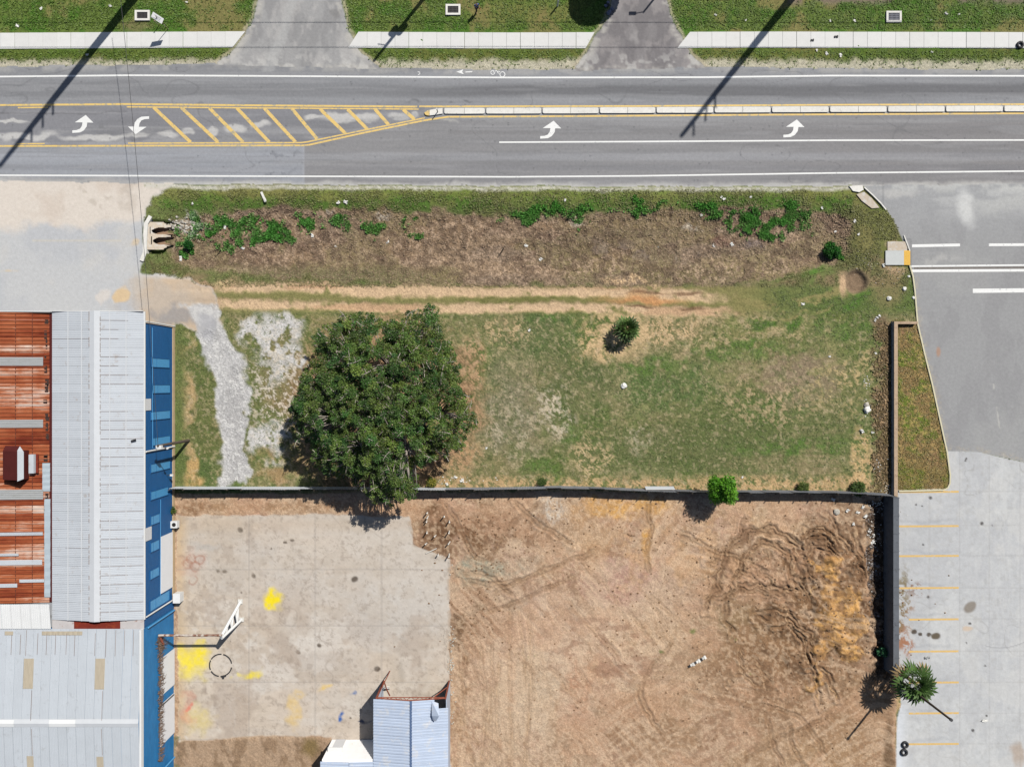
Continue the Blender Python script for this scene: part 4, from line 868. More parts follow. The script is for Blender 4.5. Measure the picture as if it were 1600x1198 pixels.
mb = MB(); mb.prism([tuple(P(*p))[:2] for p in [(664, 176.5), (668, 173.5), (680, 171), (691.5, 169.6), (691.5, 178.6), (680, 180.6), (670, 181.8), (665, 180)]], 0, .14, .03); mb.build('kerb_nose', M['kerb'], sep)
mb = MB(); mb.prism([tuple(P(*p))[:2] for p in [(663, 177), (667, 174), (672, 172.6), (672, 181.6), (667, 181.5), (664, 180)]], 0, .147, .03); mb.build('kerb_nose_paint', M['yellow_paint'], sep)
t = thing('delineator_post', P(684, 176, 0), 'thin white flexible post on the nose of the median kerb', 'post')
mb = MB(); mb.tube([(0, 0, .14), (0, 0, .95)], .05, 8); mb.build('post', M['wood'], t)
mb = MB(); mb.tube([(0, 0, .952), (0, 0, 1.1)], .055, 8); mb.build('cap', M['whitemetal'], t)

# kerb of the planting bed and the side road edge
KP = [(1421, 415), (1426, 432), (1429, 455), (1433, 505), (1444, 552), (1456, 600), (1468, 655), (1479, 705), (1484, 742), (1483.5, 755), (1480, 762), (1474, 765), (1450, 766), (1404, 767)]
sweep(pl_(KP), .15, .11).build('kerb', mat('pale_kerb', A(222, 214, 184), .9, .1, 3), None)['kind'] = 'structure'
KA = [(1350, 293), (1364, 306), (1376, 318), (1384, 328)]
sweep(pl_(KA), .12, .10).build('kerb', M['kerb'], None)['kind'] = 'structure'
KB = [(1412, 368), (1418, 384), (1421, 392)]
sweep(pl_(KB), .12, .10).build('kerb', M['kerb'], None)['kind'] = 'structure'
mb = MB(); mb.prism([tuple(P(*p))[:2] for p in [(1326, 291), (1347, 290), (1349, 297), (1342, 301), (1332, 299)]], 0, .10, .02); mb.build('kerb_end_block', M['kerb'], None); tag(bpy.data.objects['kerb_end_block'], 'broken pale concrete block where the ditch grass meets the road corner', 'concrete block')
mb = MB(); mb.prism([tuple(P(*p))[:2] for p in [(1350, 300), (1362, 310), (1374, 325), (1362, 326), (1346, 314), (1338, 304)]], 0, .05, .02); mb.build('kerb_wedge', M['conc'], None)['kind'] = 'structure'
rp = thing('crossing_ramp', P(1402, 403, 0), 'grey concrete kerb ramp with a yellow tactile strip beside the side road', 'ramp')
mb = MB(); mb.box((-.33, 0, .035), (2.05, 1.6, .11)); mb.build('ramp_slab', M['ramp'], rp)
mb = MB(); mb.box((1.05, 0, .037), (.70, 1.6, .11)); mb.build('tactile_strip', M['yellow_tactile'], rp)
dome = MB(); dome.tube([(0, 0, 0), (0, 0, .02)], .035, 6); dm = MB()
for i in range(6):
    for j in range(13): dm.tube([(.78 + i * .11, -.66 + j * .11, .09), (.78 + i * .11, -.66 + j * .11, .108)], .03, 5)
s_ = dm.build('tactile_domes', M['yellow_tactile'], rp); s_['kind'] = 'stuff'
mb = MB(); mb.box((0, 0, 0), (2.2, 1.0, .06)); o = mb.build('ramp_apron', M['conc'], None, P(1402, 384.5, .0)); o['kind'] = 'structure'

# storm inlets
def inlet(px, py, w, h, label, gm):
    t = thing('storm_inlet', P(px, py, .03), label, 'drain', 'storm inlets in the verge')
    mb = MB(); e = .22
    mb.box((-w / 2 + e / 2, 0, .06), (e, h, .16)); mb.box((w / 2 - e / 2, 0, .06), (e, h, .16))
    mb.box((0, h / 2 - e / 2, .055), (w - 2 * e, e, .15)); mb.box((0, -h / 2 + e / 2, .055), (w - 2 * e, e, .15)); mb.build('frame', M['kerb'], t)
    mb = MB(); mb.box((0, 0, .01), (w - 2 * e, h - 2 * e, .04)); mb.build('pit', M['dark'], t)
    b = MB(); b.box((0, 0, 0), (.05, h - 2 * e, .05)); me = b.mesh('grate_bar', gm); n = int((w - 2 * e) / .14)
    for i in range(n): link('grate_bar', me, t, (-w / 2 + e + (i + .5) * (w - 2 * e) / n, 0, .07))
    mb = MB()
    for f in (-.25, 0, .25): mb.box((0, f * h * .8, .062), (w - 2 * e, .04, .03))
    mb.build('cross_bar', gm, t)
inlet(223, 25, 1.65, 1.15, 'storm inlet with dark grate beside the leaning white notice', M['iron'])
inlet(708, 16, 1.65, 1.2, 'storm inlet with dark grate left of the walking person', M['iron'])
inlet(1396, 27, 1.7, 1.25, 'storm inlet with grey grate at the right of the photo', mat('grey_grate', A(118, 122, 138), .6, .15, 6))

# ------------------------------------------------------------------ culvert
cv = thing('culvert_headwall', P(231, 371, 0), 'sloped tan concrete culvert mouth with two dark pipe openings at the ditch end', 'culvert')
def cl(px, py, z): v = P(px, py, z) - P(231, 371, 0); return (v.x, v.y, z)
mb = MB(); wpts = [(236, 338), (229, 350), (227.5, 372), (227, 395), (222, 408)]
mbs = sweep([(P(*p) - P(231, 371)) for p in wpts], .42, .55, -.4); mbs.build('headwall', M['kerb'], cv)
mb = MB(); NU, NV = 60, 56; U0, U1, V0, V1 = 229.5, 267, 347, 390
vid = {}
def zc(u): return .03 - .75 * (u - U0) / (U1 - U0)
def vtx(i, j):
    if (i, j) not in vid:
        u = U0 + (U1 - U0) * i / NU; v = V0 + (V1 - V0) * j / NV
        vid[(i, j)] = len(mb.v); mb.v.append(cl(u, v, zc(u)))
    return vid[(i, j)]
HO = [(237, 361, 30, 5.2), (239, 376.5, 30, 5.8)]
for i in range(NU):
    for j in range(NV):
        u = U0 + (U1 - U0) * (i + .5) / NU; v = V0 + (V1 - V0) * (j + .5) / NV
        taper = 1 if u < 258 else 1
        hole = False
        for hx, hy, hl, hw in HO:
            tt = (u - hx) / hl
            if 0 < tt < 1.2:
                ww = hw * math.sqrt(max(0, min(1, tt * 3.2))) * (1 - .12 * max(0, tt - .6))
                if abs(v - hy) < ww: hole = True
        if u > 254 + 10 * math.sin(v * .9) * .25 + 4 and abs(v - 368) > 16.5: hole = True
        if not hole: mb.f.append([vtx(i, j), vtx(i + 1, j), vtx(i + 1, j + 1), vtx(i, j + 1)]); mb.sm.append(False)
mb.build('sloped_apron', M['conc'], cv)
for hx, hy, hl, hw in HO:
    mb = MB(); vs = []; n = 12; m = 8
    for i in range(m):
        u = hx - 6 + (hl + 8) * i / (m - 1)
        for j in range(n + 1):
            a = PI + PI * j / n; rr = hw * 1.08 / PPM
            c = cl(u, hy, -.62); vs.append((c[0], c[1] + rr * math.cos(a), -.55 + rr * 1.1 * math.sin(a)))
    fs = [(i * (n + 1) + j, i * (n + 1) + j + 1, (i + 1) * (n + 1) + j + 1, (i + 1) * (n + 1) + j) for i in range(m - 1) for j in range(n)]
    mb.add(vs, fs, None, True); mb.build('pipe', mat('pipe_silt', A(150, 122, 100), .95, .25, 3), cv)
    mb = MB(); c = cl(hx + 1, hy, -.5); mb.box((c[0], c[1], -.45), (.04, hw * 2 / PPM, .9)); mb.build('pipe_mouth', M['dark'], cv)

# ------------------------------------------------------------------ leaf helpers
def quads_mesh(name, v, col, m, smooth=False):
    """v: (n,4,3) quads, col: (n,3)"""
    n = len(v); me = bpy.data.meshes.new(name)
    me.vertices.add(n * 4); me.vertices.foreach_set('co', v.reshape(-1).astype(np.float32))
    me.loops.add(n * 4); me.loops.foreach_set('vertex_index', np.arange(n * 4, dtype=np.int32))
    me.polygons.add(n); me.polygons.foreach_set('loop_start', np.arange(0, n * 4, 4, dtype=np.int32))
    me.update(calc_edges=True)
    ca = me.color_attributes.new('Col', 'FLOAT_COLOR', 'POINT'); cc = np.ones((n * 4, 4), np.float32); cc[:, :3] = np.repeat(col, 4, 0)
    ca.data.foreach_set('color', cc.ravel()); me.materials.append(m); return me
def leaves(c, size, tilt=.9, aspect=.5):
    """leaf quads centred at c with random heading; tilt spreads the normals away from up"""
    n = len(c); nr = np.stack([rng.normal(0, tilt, n), rng.normal(0, tilt, n), np.ones(n)], 1); nr /= np.linalg.norm(nr, axis=1)[:, None]
    a = rng.normal(0, 1, (n, 3)); u = a - nr * (a * nr).sum(1)[:, None]; u /= np.linalg.norm(u, axis=1)[:, None]; w = np.cross(nr, u)
    s = (size if np.ndim(size) else np.full(n, size)) * rng.uniform(.7, 1.3, n); u = u * s[:, None]; w = w * (s * aspect)[:, None]
    return np.stack([c - u, c - .1 * u + w, c + u, c - .1 * u - w], 1)

# ------------------------------------------------------------------ grass, weeds, brush
def tufts(name, dens, n, h, spread, tint, jitter=.35, mat_=None, seed=3):
    r = np.random.default_rng(seed); p = dens.ravel() / dens.sum(); ix = r.choice(len(p), n, p=p)
    bx = WX.ravel()[ix] + r.uniform(-.06, .06, n); by = WY.ravel()[ix] + r.uniform(-.06, .06, n); bz = Z.ravel()[ix]
    col0 = C.reshape(-1, 3)[ix]
    V = []; K = []
    for b in range(3):
        an = r.uniform(0, 2 * PI, n); l = spread * r.uniform(.5, 1.3, n); hh = h * r.uniform(.4, 1.3, n); wd = .3 * l
        dx, dy = np.cos(an), np.sin(an)
        base = np.stack([bx, by, bz], 1); mid = base + np.stack([dx * l * .5, dy * l * .5, hh * .85], 1); tip = base + np.stack([dx * l, dy * l, hh], 1)
        side = np.stack([-dy * wd, dx * wd, np.zeros(n)], 1)
        V.append(np.stack([base, mid + side, tip, mid - side], 1))
        f = (1 + r.uniform(-jitter, jitter, n))[:, None]; t = np.asarray(tint); k = r.uniform(.2, .8, n)[:, None]
        K.append(np.clip((col0 * (1 - k) + t * k) * f, .004, .7))
    o = link(name, quads_mesh(name, np.concatenate(V), np.concatenate(K), mat_ or M['leaf'])); o['kind'] = 'stuff'; return o
inframe = (X > -40) & (X < 1640) & (Y > -40) & (Y < 1240)
green = np.clip((C[..., 1] - C[..., 0]) * 14 + .25, 0.02, 1)
d_field = (ID == 0) * green * inframe; d_verge = (ID == 1) * green * inframe * ((Y < 46) | (Y > 80)); d_bed = ((ID == 2) & (weed < .3)) * (bed > .4) * 1.0; d_bank = ((ID == 2) & (weed < .3)) * (bed <= .4) * (Y > 297) * 1.0
nogrow = (np.hypot(X - 1336, Y - 441) < 23) | ((X > 1376) & (X < 1426) & (Y > 374) & (Y < 420)) | (sdpoly([(1324, 290), (1352, 290), (1378, 325), (1360, 328), (1336, 304)]) < 2) | ((X > 224) & (X < 268) & (Y > 342) & (Y < 394))
for ix, iy in ((223, 25), (708, 16), (1396, 27)): nogrow |= (np.abs(X - ix) < 14) & (np.abs(Y - iy) < 11)
d_field = d_field * ~nogrow; d_verge = d_verge * ~nogrow; d_bed = d_bed * ~nogrow; d_bank = d_bank * ~nogrow
tufts('grass', d_field, 26000, .05, .14, A(128, 142, 84), .3, seed=41)
tufts('bank_grass', d_bank * (.25 + ss(.4, .7, n35)), 9000, .07, .16, A(148, 148, 92), .35, seed=48)
tufts('verge_grass', d_verge, 20000, .08, .18, A(126, 154, 66), .3, seed=42)
tufts('dry_ditch_growth', d_bed, 18000, .06, .15, A(192, 164, 134), .35, seed=43)
tufts('bed_grass', (ID == 8) * 1.0, 2600, .06, .16, A(165, 152, 92), .3, seed=44)
tufts('ditch_weeds', weed ** 1.5, 11000, .18, .2, A(96, 180, 70), .45, seed=45)
tufts('dead_brush', brush * (ID == 0), 1300, .12, .24, A(150, 128, 92), .4, seed=46)
tufts('dead_brush', (tr * (ID == 9)), 600, .1, .25, A(74, 60, 50), .6, seed=47)

# ------------------------------------------------------------------ oak
OUT = [(497, 512), (520, 505), (545, 488), (565, 484), (590, 498), (622, 500), (650, 480), (672, 477), (688, 486), (690, 520), (714, 548), (722, 580), (737, 612), (742, 640), (747, 664), (726, 686), (722, 706), (692, 713), (668, 724), (652, 738), (655, 770), (636, 786), (604, 792), (572, 776), (552, 756), (520, 746), (492, 732), (482, 694), (462, 688), (451, 640), (466, 600), (478, 560), (484, 535)]
oak = thing('oak_tree', P(622, 632, 0), 'large dark green spreading oak overhanging the metal fence', 'tree')
base = oak.location
def inpoly(x, y, pts):
    ins = False; n = len(pts)
    for i in range(n):
        ax, ay = pts[i]; bx, by = pts[(i + 1) % n]
        if (ay > y) != (by > y) and x < (bx - ax) * (y - ay) / (by - ay) + ax: ins = not ins
    return ins
def edged(x, y, pts):
    d = 1e9; n = len(pts)
    for i in range(n):
        ax, ay = pts[i]; bx, by = pts[(i + 1) % n]; ex, ey = bx - ax, by - ay
        t = max(0, min(1, ((x - ax) * ex + (y - ay) * ey) / (ex * ex + ey * ey))); d = min(d, math.hypot(x - ax - t * ex, y - ay - t * ey))
    return d
clumps = []
tries = 0; rh_ = random.Random(4); holes = [(rh_.uniform(470, 730), rh_.uniform(500, 760), rh_.uniform(5, 12)) for _ in range(60)]
while len(clumps) < 760 and tries < 60000:
    tries += 1; x = random.uniform(445, 752); y = random.uniform(472, 796)
    if not inpoly(x, y, OUT): continue
    e = edged(x, y, OUT) + 5 * math.sin(x * .31 + 2 * math.sin(y * .17)) * math.sin(y * .29)
    if e < 1.5: continue
    if any((x - a) ** 2 + (y - b) ** 2 < 7.2 ** 2 for a, b, *_ in clumps): continue
    if any((x - a) ** 2 + (y - b) ** 2 < q * q for a, b, q in holes): continue
    dd = min(1, e / 105); z = 2.8 + 5.4 * math.sqrt(max(0, 1 - (1 - dd) ** 2)) + 1.0 * math.sin(x * .105 + 1.3 * math.sin(y * .05)) * math.sin(y * .078 + 1) * min(1, e / 30) + random.uniform(-1.0, .9)
    clumps.append((x, y, max(z, 1.6), random.uniform(.28, .60) * min(1, .40 + e / 20)))
pos = []; cols = []
for i, (x, y, z, r) in enumerate(clumps):
    c = P(x, y, z) - base; n = int(215 * (r / .5) ** 2)
    d = rng.normal(0, 1, (n, 3)); d /= np.linalg.norm(d, axis=1)[:, None]; rad = r * rng.uniform(.25, 1.25, n) ** .8
    d[:, 2] = np.where(d[:, 2] < -.2, -d[:, 2] * .6, d[:, 2])
    p = d * rad[:, None] * np.array([1, 1, .75]) + np.array(c)
    pos.append(p)
    hue = random.random(); cc = A(70, 114, 54) * (1 - hue) + A(122, 144, 66) * hue
    cc = cc * random.uniform(.55, 1.25)
    cols.append(np.clip(cc[None] * rng.uniform(.7, 1.3, (n, 1)) * (1 + rng.normal(0, .05, (n, 3))), .004, .4))
pos = np.concatenate(pos); cols = np.concatenate(cols)
cl_ = rng.random(len(pos)) < .006; cols[cl_] = A(180, 160, 130)
link('crown', quads_mesh('crown', leaves(pos, .088, .8, .55), cols, M['leaf']), oak)
mb = MB(); mb.tube([(0, 0, -.2), (.1, .05, .8), (.0, .1, 2.0), (-.1, .1, 2.8)], [.75, .55, .5, .45], 12); mb.build('trunk', M['bark'], oak)
mb = MB()
main = []
for k in range(11):
    an = 2 * PI * k / 11 + random.uniform(-.2, .2); rl = random.uniform(3.5, 5.5)
    e = Vector((rl * math.cos(an), rl * math.sin(an), random.uniform(3.6, 5.6)))
    m1 = Vector((e.x * .45, e.y * .45, 3.3 + random.uniform(0, 1)))
    mb.tube([(0, 0, 2.2), m1, e], [.34, .24, .14], 7); main.append(e)
for x, y, z, r in clumps:
    c = P(x, y, z) - base; e = min(main, key=lambda q: (q - c).length)
    m1 = e.lerp(c, .5) + Vector((random.uniform(-.4, .4), random.uniform(-.4, .4), random.uniform(-.1, .4)))
    mb.tube([e, m1, c + Vector((0, 0, .1))], [.11, .07, .025], 5, False)
    for q in range(3):
        dv = Vector((random.uniform(-1, 1), random.uniform(-1, 1), random.uniform(.2, .9))) * r * .95
        mb.tube([c, c + dv * .6, c + dv], [.032, .024, .012], 4, False)
mb.build('limbs', M['bark'], oak)
mb = MB()
for x, y, z, r in random.sample(clumps, 95):      # pale dead twigs poking out of the crown
    c = P(x, y, z + r * .45) - base; d = Vector((random.uniform(-1, 1), random.uniform(-1, 1), random.uniform(-.15, .35))).normalized() * random.uniform(.6, 1.5)
    k = d.lerp(Vector((d.y, -d.x, d.z)), .35) * .5
    mb.tube([c - d * .5, c + k * .4, c + d * .6], [.04, .035, .02], 4, False); mb.tube([c + k * .4, c + k * .4 + Vector((-d.y, d.x, .1)) * .45], [.028, .015], 4, False)
mb.build('dead_twigs', mat('bleached_twig', A(190, 180, 168), .9, .15, 6), oak)['kind'] = 'stuff'

# ------------------------------------------------------------------ shrubs and young trees
def shrub(name, px, py, z, r, h, label, cat, col1, col2, n, leaf=.11, zc_=None, spiky=0.0, stems=8, group=None):
    b = P(px, py, z); t = thing(name, b, label, cat, group)
    ps = []; ks = []
    for k in range(stems * 3):
        an = random.uniform(0, 2 * PI); rr = r * math.sqrt(random.random()) * .75; zz = h * random.uniform(.35, 1.0) * (1 - .35 * (rr / r) ** 2)
        c = np.array([rr * math.cos(an), rr * math.sin(an), zz]); m = n // (stems * 3)
        d = rng.normal(0, 1, (m, 3)); d /= np.linalg.norm(d, axis=1)[:, None]
        ps.append(c + d * r * .42 * rng.uniform(.3, 1.1, (m, 1)) * np.array([1, 1, 1.0 + spiky])); hue = random.random()
        ks.append(np.clip((np.asarray(col1) * hue + np.asarray(col2) * (1 - hue))[None] * rng.uniform(.65, 1.35, (m, 1)), .004, .6))
    p_ = np.concatenate(ps); p_[:, 2] = np.maximum(p_[:, 2], .03)
    link('foliage', quads_mesh('foliage', leaves(p_, leaf, .8, .42), np.concatenate(ks), M['leaf']), t)
    mb = MB()
    for k in range(stems):
        an = 2 * PI * k / stems; mb.tube([(0, 0, 0), (r * .2 * math.cos(an), r * .2 * math.sin(an), h * .4), (r * .5 * math.cos(an), r * .5 * math.sin(an), h * .85)], [.05, .035, .015], 5)
    mb.build('stems', M['bark'], t); return t
shrub('lime_shrub', 1117, 758, 0, 1.72, 4.3, 'rounded bright lime green shrub growing over the fence', 'shrub', A(118, 180, 44), A(88, 152, 30), 9500, .13, None, .5, 9)
shrub('weedy_bush', 1297, 393, -.5, .85, .8, 'small glossy green bush at the right end of the ditch bed', 'bush', A(56, 128, 36), A(36, 92, 26), 2200, .10)
shrub('weedy_bush', 296, 384, -.5, .55, .5, 'small glossy green bush below the two culvert openings', 'bush', A(40, 108, 34), A(30, 84, 26), 1200, .09)
shrub('weedy_bush', 1338, 762, 0, .85, .9, 'dark leafy bush by the fence corner near the low wall', 'bush', A(92, 118, 52), A(62, 84, 40), 1800, .10)
shrub('weedy_bush', 1253, 760, 0, .7, .6, 'low olive weed bush on the fence line right of the lime shrub', 'bush', A(112, 130, 60), A(80, 100, 44), 1300, .09)
shrub('weedy_bush', 847, 752, 0, .55, .5, 'low olive weed bush by the fence below the middle of the field', 'bush', A(104, 126, 62), A(80, 104, 48), 1000, .08)
shrub('weedy_bush', 674, 753, 0, .6, .7, 'yellow flecked bush at the fence right of the oak', 'bush', A(170, 160, 60), A(84, 104, 44), 1300, .08)
shrub('weedy_bush', 1375, 1015, -.4, .6, .9, 'teal green weed at the edge of the dark trench', 'bush', A(84, 148, 100), A(50, 104, 68), 900, .09)
shrub('weedy_bush', 272, 795, 0, .5, .8, 'green weed growing against the blue wall below the fence', 'bush', A(96, 116, 50), A(70, 92, 40), 900, .08)

def palm(name, base_p, h, crown_r, nf, label, lean=(0, 0), droop=.5, trunk_r=.17, seed=1, dead=0, nb=13, bw=.06):
    r = random.Random(seed); t = thing(name, base_p, label, 'palm tree')
    mb = MB(); tx, ty = lean
    mb.tube([(tx * f * f, ty * f * f, h * f) for f in (0, .25, .5, .75, 1)], [trunk_r * 1.25, trunk_r, trunk_r, trunk_r, trunk_r * .9], 10); mb.build('trunk', M['palmbark'], t)
    for k in range(nf):
        an = k * 2.399963 + r.uniform(-.2, .2); u = (k + .5) / nf; el = math.radians(78 - 88 * u + r.uniform(-8, 8))
        pet = crown_r * (.34 + .18 * u); fan = crown_r * (.46 + .12 * r.random())
        d = Vector((math.cos(an) * math.cos(el), math.sin(an) * math.cos(el), math.sin(el)))
        hub = d * pet - Vector((0, 0, droop * .12 * crown_r * u)); up = Vector((0, 0, 1)); side = d.cross(up).normalized()
        nrm = side.cross(d).normalized(); vs = []; ks = []; n = nb
        g = np.array(A(80, 110, 52)) * r.uniform(.5, 1.5)
        if k >= nf - dead: g = np.array(A(176, 150, 108)) * r.uniform(.7, 1.1)
        for i in range(n):
            b = math.radians(-105 + 210 * i / (n - 1)); l = fan * (1 - .28 * abs(b) / 2.1) * r.uniform(.9, 1.08)
            dv = (d * math.cos(b) + side * math.sin(b)).normalized(); pv = (side * math.cos(b) - d * math.sin(b)).normalized()
            a0 = hub; a1 = hub + dv * l * .6 + nrm * .05 * l - up * .06 * l; a2 = hub + dv * l - up * (droop * .45 * l)
            wv = pv * (l * bw)
            vs.append([tuple(a0), tuple(a1 + wv), tuple(a2), tuple(a1 - wv)]); ks.append(np.clip(g * r.uniform(.7, 1.35), .004, .5))
        sv = pet
        vs.append([tuple(side * .03), tuple(hub + side * .025), tuple(hub - side * .025), tuple(-side * .03)]); ks.append(np.array(A(150, 160, 90)))
        link('frond', quads_mesh('frond', np.array(vs), np.array(ks), M['leaf']), t, (tx, ty, h))
    return t
palm('palm_tree', P(976, 516, 0), 1.35, 1.75, 30, 'small bushy fan palm on the sandy patch of the field', (0, 0), .5, .2, 3, 0, 8, .12)
palm('palm_tree', P(1399, 1044, 0), 3.3, 2.65, 25, 'fan palm beside the grey wall at the edge of the parking lot', (.15, -.1), .7, .2, 5, 3, 11, .10)

# ------------------------------------------------------------------ metal fence and walls
FB = [(276, 760), (420, 760), (560, 760.5), (700, 761.5), (800, 760.5), (870, 758.5), (930, 760), (1000, 763), (1100, 765.5), (1200, 765.5), (1300, 766.5), (1350, 768), (1386, 771)]
fence = thing('metal_fence', P(276, 760, 0), 'corrugated metal sheet fence between the field and the dirt lot', 'fence')
fl = fence.location
def corr(w, h, nr, amp, m, name):
    mb = MB(); k = nr * 4; vs = []
    for i in range(k + 1):
        y = amp * math.sin(2 * PI * i / 4)
        x = -w / 2 + w * i / k
        vs += [(x, y, 0), (x, y, h)]
    mb.add(vs, [(2 * i, 2 * i + 2, 2 * i + 3, 2 * i + 1) for i in range(k)], None, True); return mb.mesh(name, m)
sheets = [corr(1.62, 1.78, 9, .035, M['fence_l'], 'sheet'), corr(1.62, 1.72, 9, .035, M['fence_d'], 'sheet')]
postm = MB(); postm.box((0, 0, .95), (.08, .08, 1.9)); postm = postm.mesh('post', M['wood'])
railm = MB(); railm.box((0, -.07, 0), (1.6, .06, .1)); railm = railm.mesh('rail', M['wood'])
fx = np.array([p[0] for p in FB], float); fy = np.array([p[1] for p in FB], float); nseg = 50
for i in range(nseg):
    a = 276 + (1386 - 276) * i / nseg; b = 276 + (1386 - 276) * (i + 1) / nseg
    pa_, pb_ = P(a, np.interp(a, fx, fy)), P(b, np.interp(b, fx, fy)); c = (pa_ + pb_) / 2 - fl; an = math.atan2(pb_.y - pa_.y, pb_.x - pa_.x)
    dull = a > 690
    o = link('sheet', sheets[1 if dull else 0], fence, c, (random.uniform(-.035, .035), 0, an)); o.location.z = random.uniform(-.02, .08)
    link('post', postm, fence, (pa_ - fl) + Vector((0, -.11, 0)), (0, 0, an))
    for zz in (.4, 1.45): link('rail', railm, fence, Vector((c.x, c.y, zz)), (0, 0, an))
t = thing('leaning_sheet', P(1029, 757.5, 0), 'pale flat metal sheet leaning on the fence left of the lime shrub', 'metal sheet')
mb = MB(); mb.box((0, 0, .7), (3.2, .03, .75), Matrix.Rotation(.35, 4, 'X')); mb.build('sheet', M['roofwhite'], t)
mb = MB(); mb.box((0, .03, 1.06), (3.2, .05, .06), Matrix.Rotation(.35, 4, 'X')); mb.build('folded_edge', M['whitemetal'], t)

w1 = thing('low_wall', P(1392, 640, 0), 'low wall with a tan cap along the planting bed', 'wall')
x0 = P(1392, 0).x; y0, y1 = P(0, 503).y, P(0, 773).y; ymid = P(0, 640).y
mb = MB(); mb.box((.17, (y0 + y1) / 2 - ymid, .29), (.30, y0 - y1, .62)); mb.build('wall', M['grey_wall'], w1)
n = 9
mb = MB(); mb.box((0, 0, 0), (.40, (y0 - y1) / n - .015, .08)); cm = mb.mesh('coping_stone', M['tan_kerb'])
for i in range(n): link('coping_stone', cm, w1, (.19, y1 - ymid + (y0 - y1) * (i + .5) / n, .642))
mb = MB(); xb = P(1430, 0).x - x0; mb.box(((.34 + xb) / 2, y0 - ymid - .13, .2), (xb - .36, .2, .42)); mb.build('return_wall', M['grey_wall'], w1)
mb = MB(); mb.box(((.40 + xb) / 2, y0 - ymid - .13, .45), (xb - .40, .28, .08)); mb.build('return_coping', M['tan_kerb'], w1)
w2 = thing('grey_boundary_wall', P(1383, 910, 0), 'thick grey topped wall between the dark trench and the parking lot', 'wall')
yc = P(0, 910).y; ya, yb = P(0, 774).y, P(0, 1046).y; n = 10
mb = MB(); mb.box((0, 0, .30), (.62, (ya - yb) / n - .02, 2.45)); gw2 = mat('dark_grey_block', A(104, 108, 116), .9, .14, 1.2, spots=(A(78, 80, 86), .38, 1.6)); pm = mb.mesh('wall_panel', gw2)
for i in range(n): link('wall_panel', pm, w2, (.38, yb - yc + (ya - yb) * (i + .5) / n, 0))
mb = MB(); mb.box((0, 0, .31), (.68, .10, 2.5)); pm = mb.mesh('pier', gw2)
for i in range(n + 1): link('pier', pm, w2, (.38, yb - yc + (ya - yb) * i / n, 0))

# ------------------------------------------------------------------ warehouses
HE = 6.4
def ribbed(L_, W_, nr, rh, m, name, style='box'):
    """roof sheet: long side along +x (down the slope), ribs along x"""
    mb = MB(); ys = []
    pit = W_ / nr
    for i in range(nr):
        y = -W_ / 2 + i * pit
        ys += [(y, 0), (y + pit * .55, 0), (y + pit * .66, rh), (y + pit * .89, rh)]
    ys.append((W_ / 2, 0)); vs = []
    for y, z in ys: vs += [(-L_ / 2, y, z), (L_ / 2, y, z)]
    mb.add(vs, [(2 * i, 2 * i + 1, 2 * i + 3, 2 * i + 2) for i in range(len(ys) - 1)]); return mb.mesh(name, m)
def roof_slope(parent, xa, za, xb, zb, ya, yb, n, nr, m, name='roof_sheet', rh=.035, cols=1, rand=0.0, skip=()):
    """sheets from ridge (xa,za) to eave (xb,zb), laid side by side from ya to yb"""
    L_ = math.hypot(xb - xa, zb - za); W_ = abs(ya - yb) / n
    me = ribbed(L_ / cols + (.05 if cols > 1 else 0), W_ - .012, nr, rh, m, name); an = math.atan2(zb - za, xb - xa)
    for j in range(cols):
        f = (j + .5) / cols
        for i in range(n):
            if (i, j) in skip: continue
            y = ya + (yb - ya) * (i + .5) / n
            o = link(name, me, parent, (xa + (xb - xa) * f, y, za + (zb - za) * f + (cols - j) * .012 + random.uniform(0, rand)), (0, -an, 0))
    return me
HR = 7.0
XE, XR, XV = -37.62, -42.3, -47.0
YN, YS = 7.33, -24.1
wh = thing('white_roof_warehouse', (0, 0, 0), 'long warehouse with a ribbed pale metal roof and blue east wall', 'warehouse')
roof_slope(wh, XR, HR, XE, HE, YN, YS, 34, 5, M['roofwhite'], 'roof_sheet', .013, 1, .006)
roof_slope(wh, XR, HR, XV, HE, YN, YS, 34, 5, M['roofwhite'], 'roof_sheet', .013, 1, .006)
mb = MB(); mb.add([(XR - .55, YN + .03, HR - .02), (XR, YN + .03, HR + .09), (XR + .55, YN + .03, HR - .02), (XR - .55, YS - .03, HR - .02), (XR, YS - .03, HR + .09), (XR + .55, YS - .03, HR - .02)], [(0, 1, 4, 3), (1, 2, 5, 4)]); mb.build('ridge_cap', M['cap'], wh)
mb = MB()
for k in range(60):
    y = YN - (YN - YS) * (k + .5) / 60
    for s in (-1, 1):
        if random.random() < .75: mb.box((XR + s * .565, y, HR + .0), (.04, random.uniform(.12, .5), .03))
mb.build('cap_rust', M['seam'], wh)
mb = MB()          # rusted sheet laps on the east slope
for i in range(1, 34):
    y = YN - (YN - YS) * i / 34
    if random.random() < .75:
        x0_, x1_ = XR + .6, XE - random.choice([.05, .05, 1.5, 2.4])
        q = lambda x: HR + (HE - HR) * (x - XR) / (XE - XR)
        mb.add([(x0_, y - .016, q(x0_) + .055), (x1_, y - .016, q(x1_) + .055), (x1_, y + .016, q(x1_) + .055), (x0_, y + .016, q(x0_) + .055)], [(0, 1, 2, 3)])
    if random.random() < .15:
        x0_, x1_ = XR - .6, XV + random.choice([.1, 1.5, 2.6]); q = lambda x: HR + (HE - HR) * (x - XR) / (XV - XR)
        mb.add([(x0_, y - .012, q(x0_) + .055), (x1_, y - .012, q(x1_) + .055), (x1_, y + .012, q(x1_) + .055), (x0_, y + .012, q(x0_) + .055)], [(0, 1, 2, 3)])
mb.build('lap_rust', M['seam'], wh)
mb = MB()
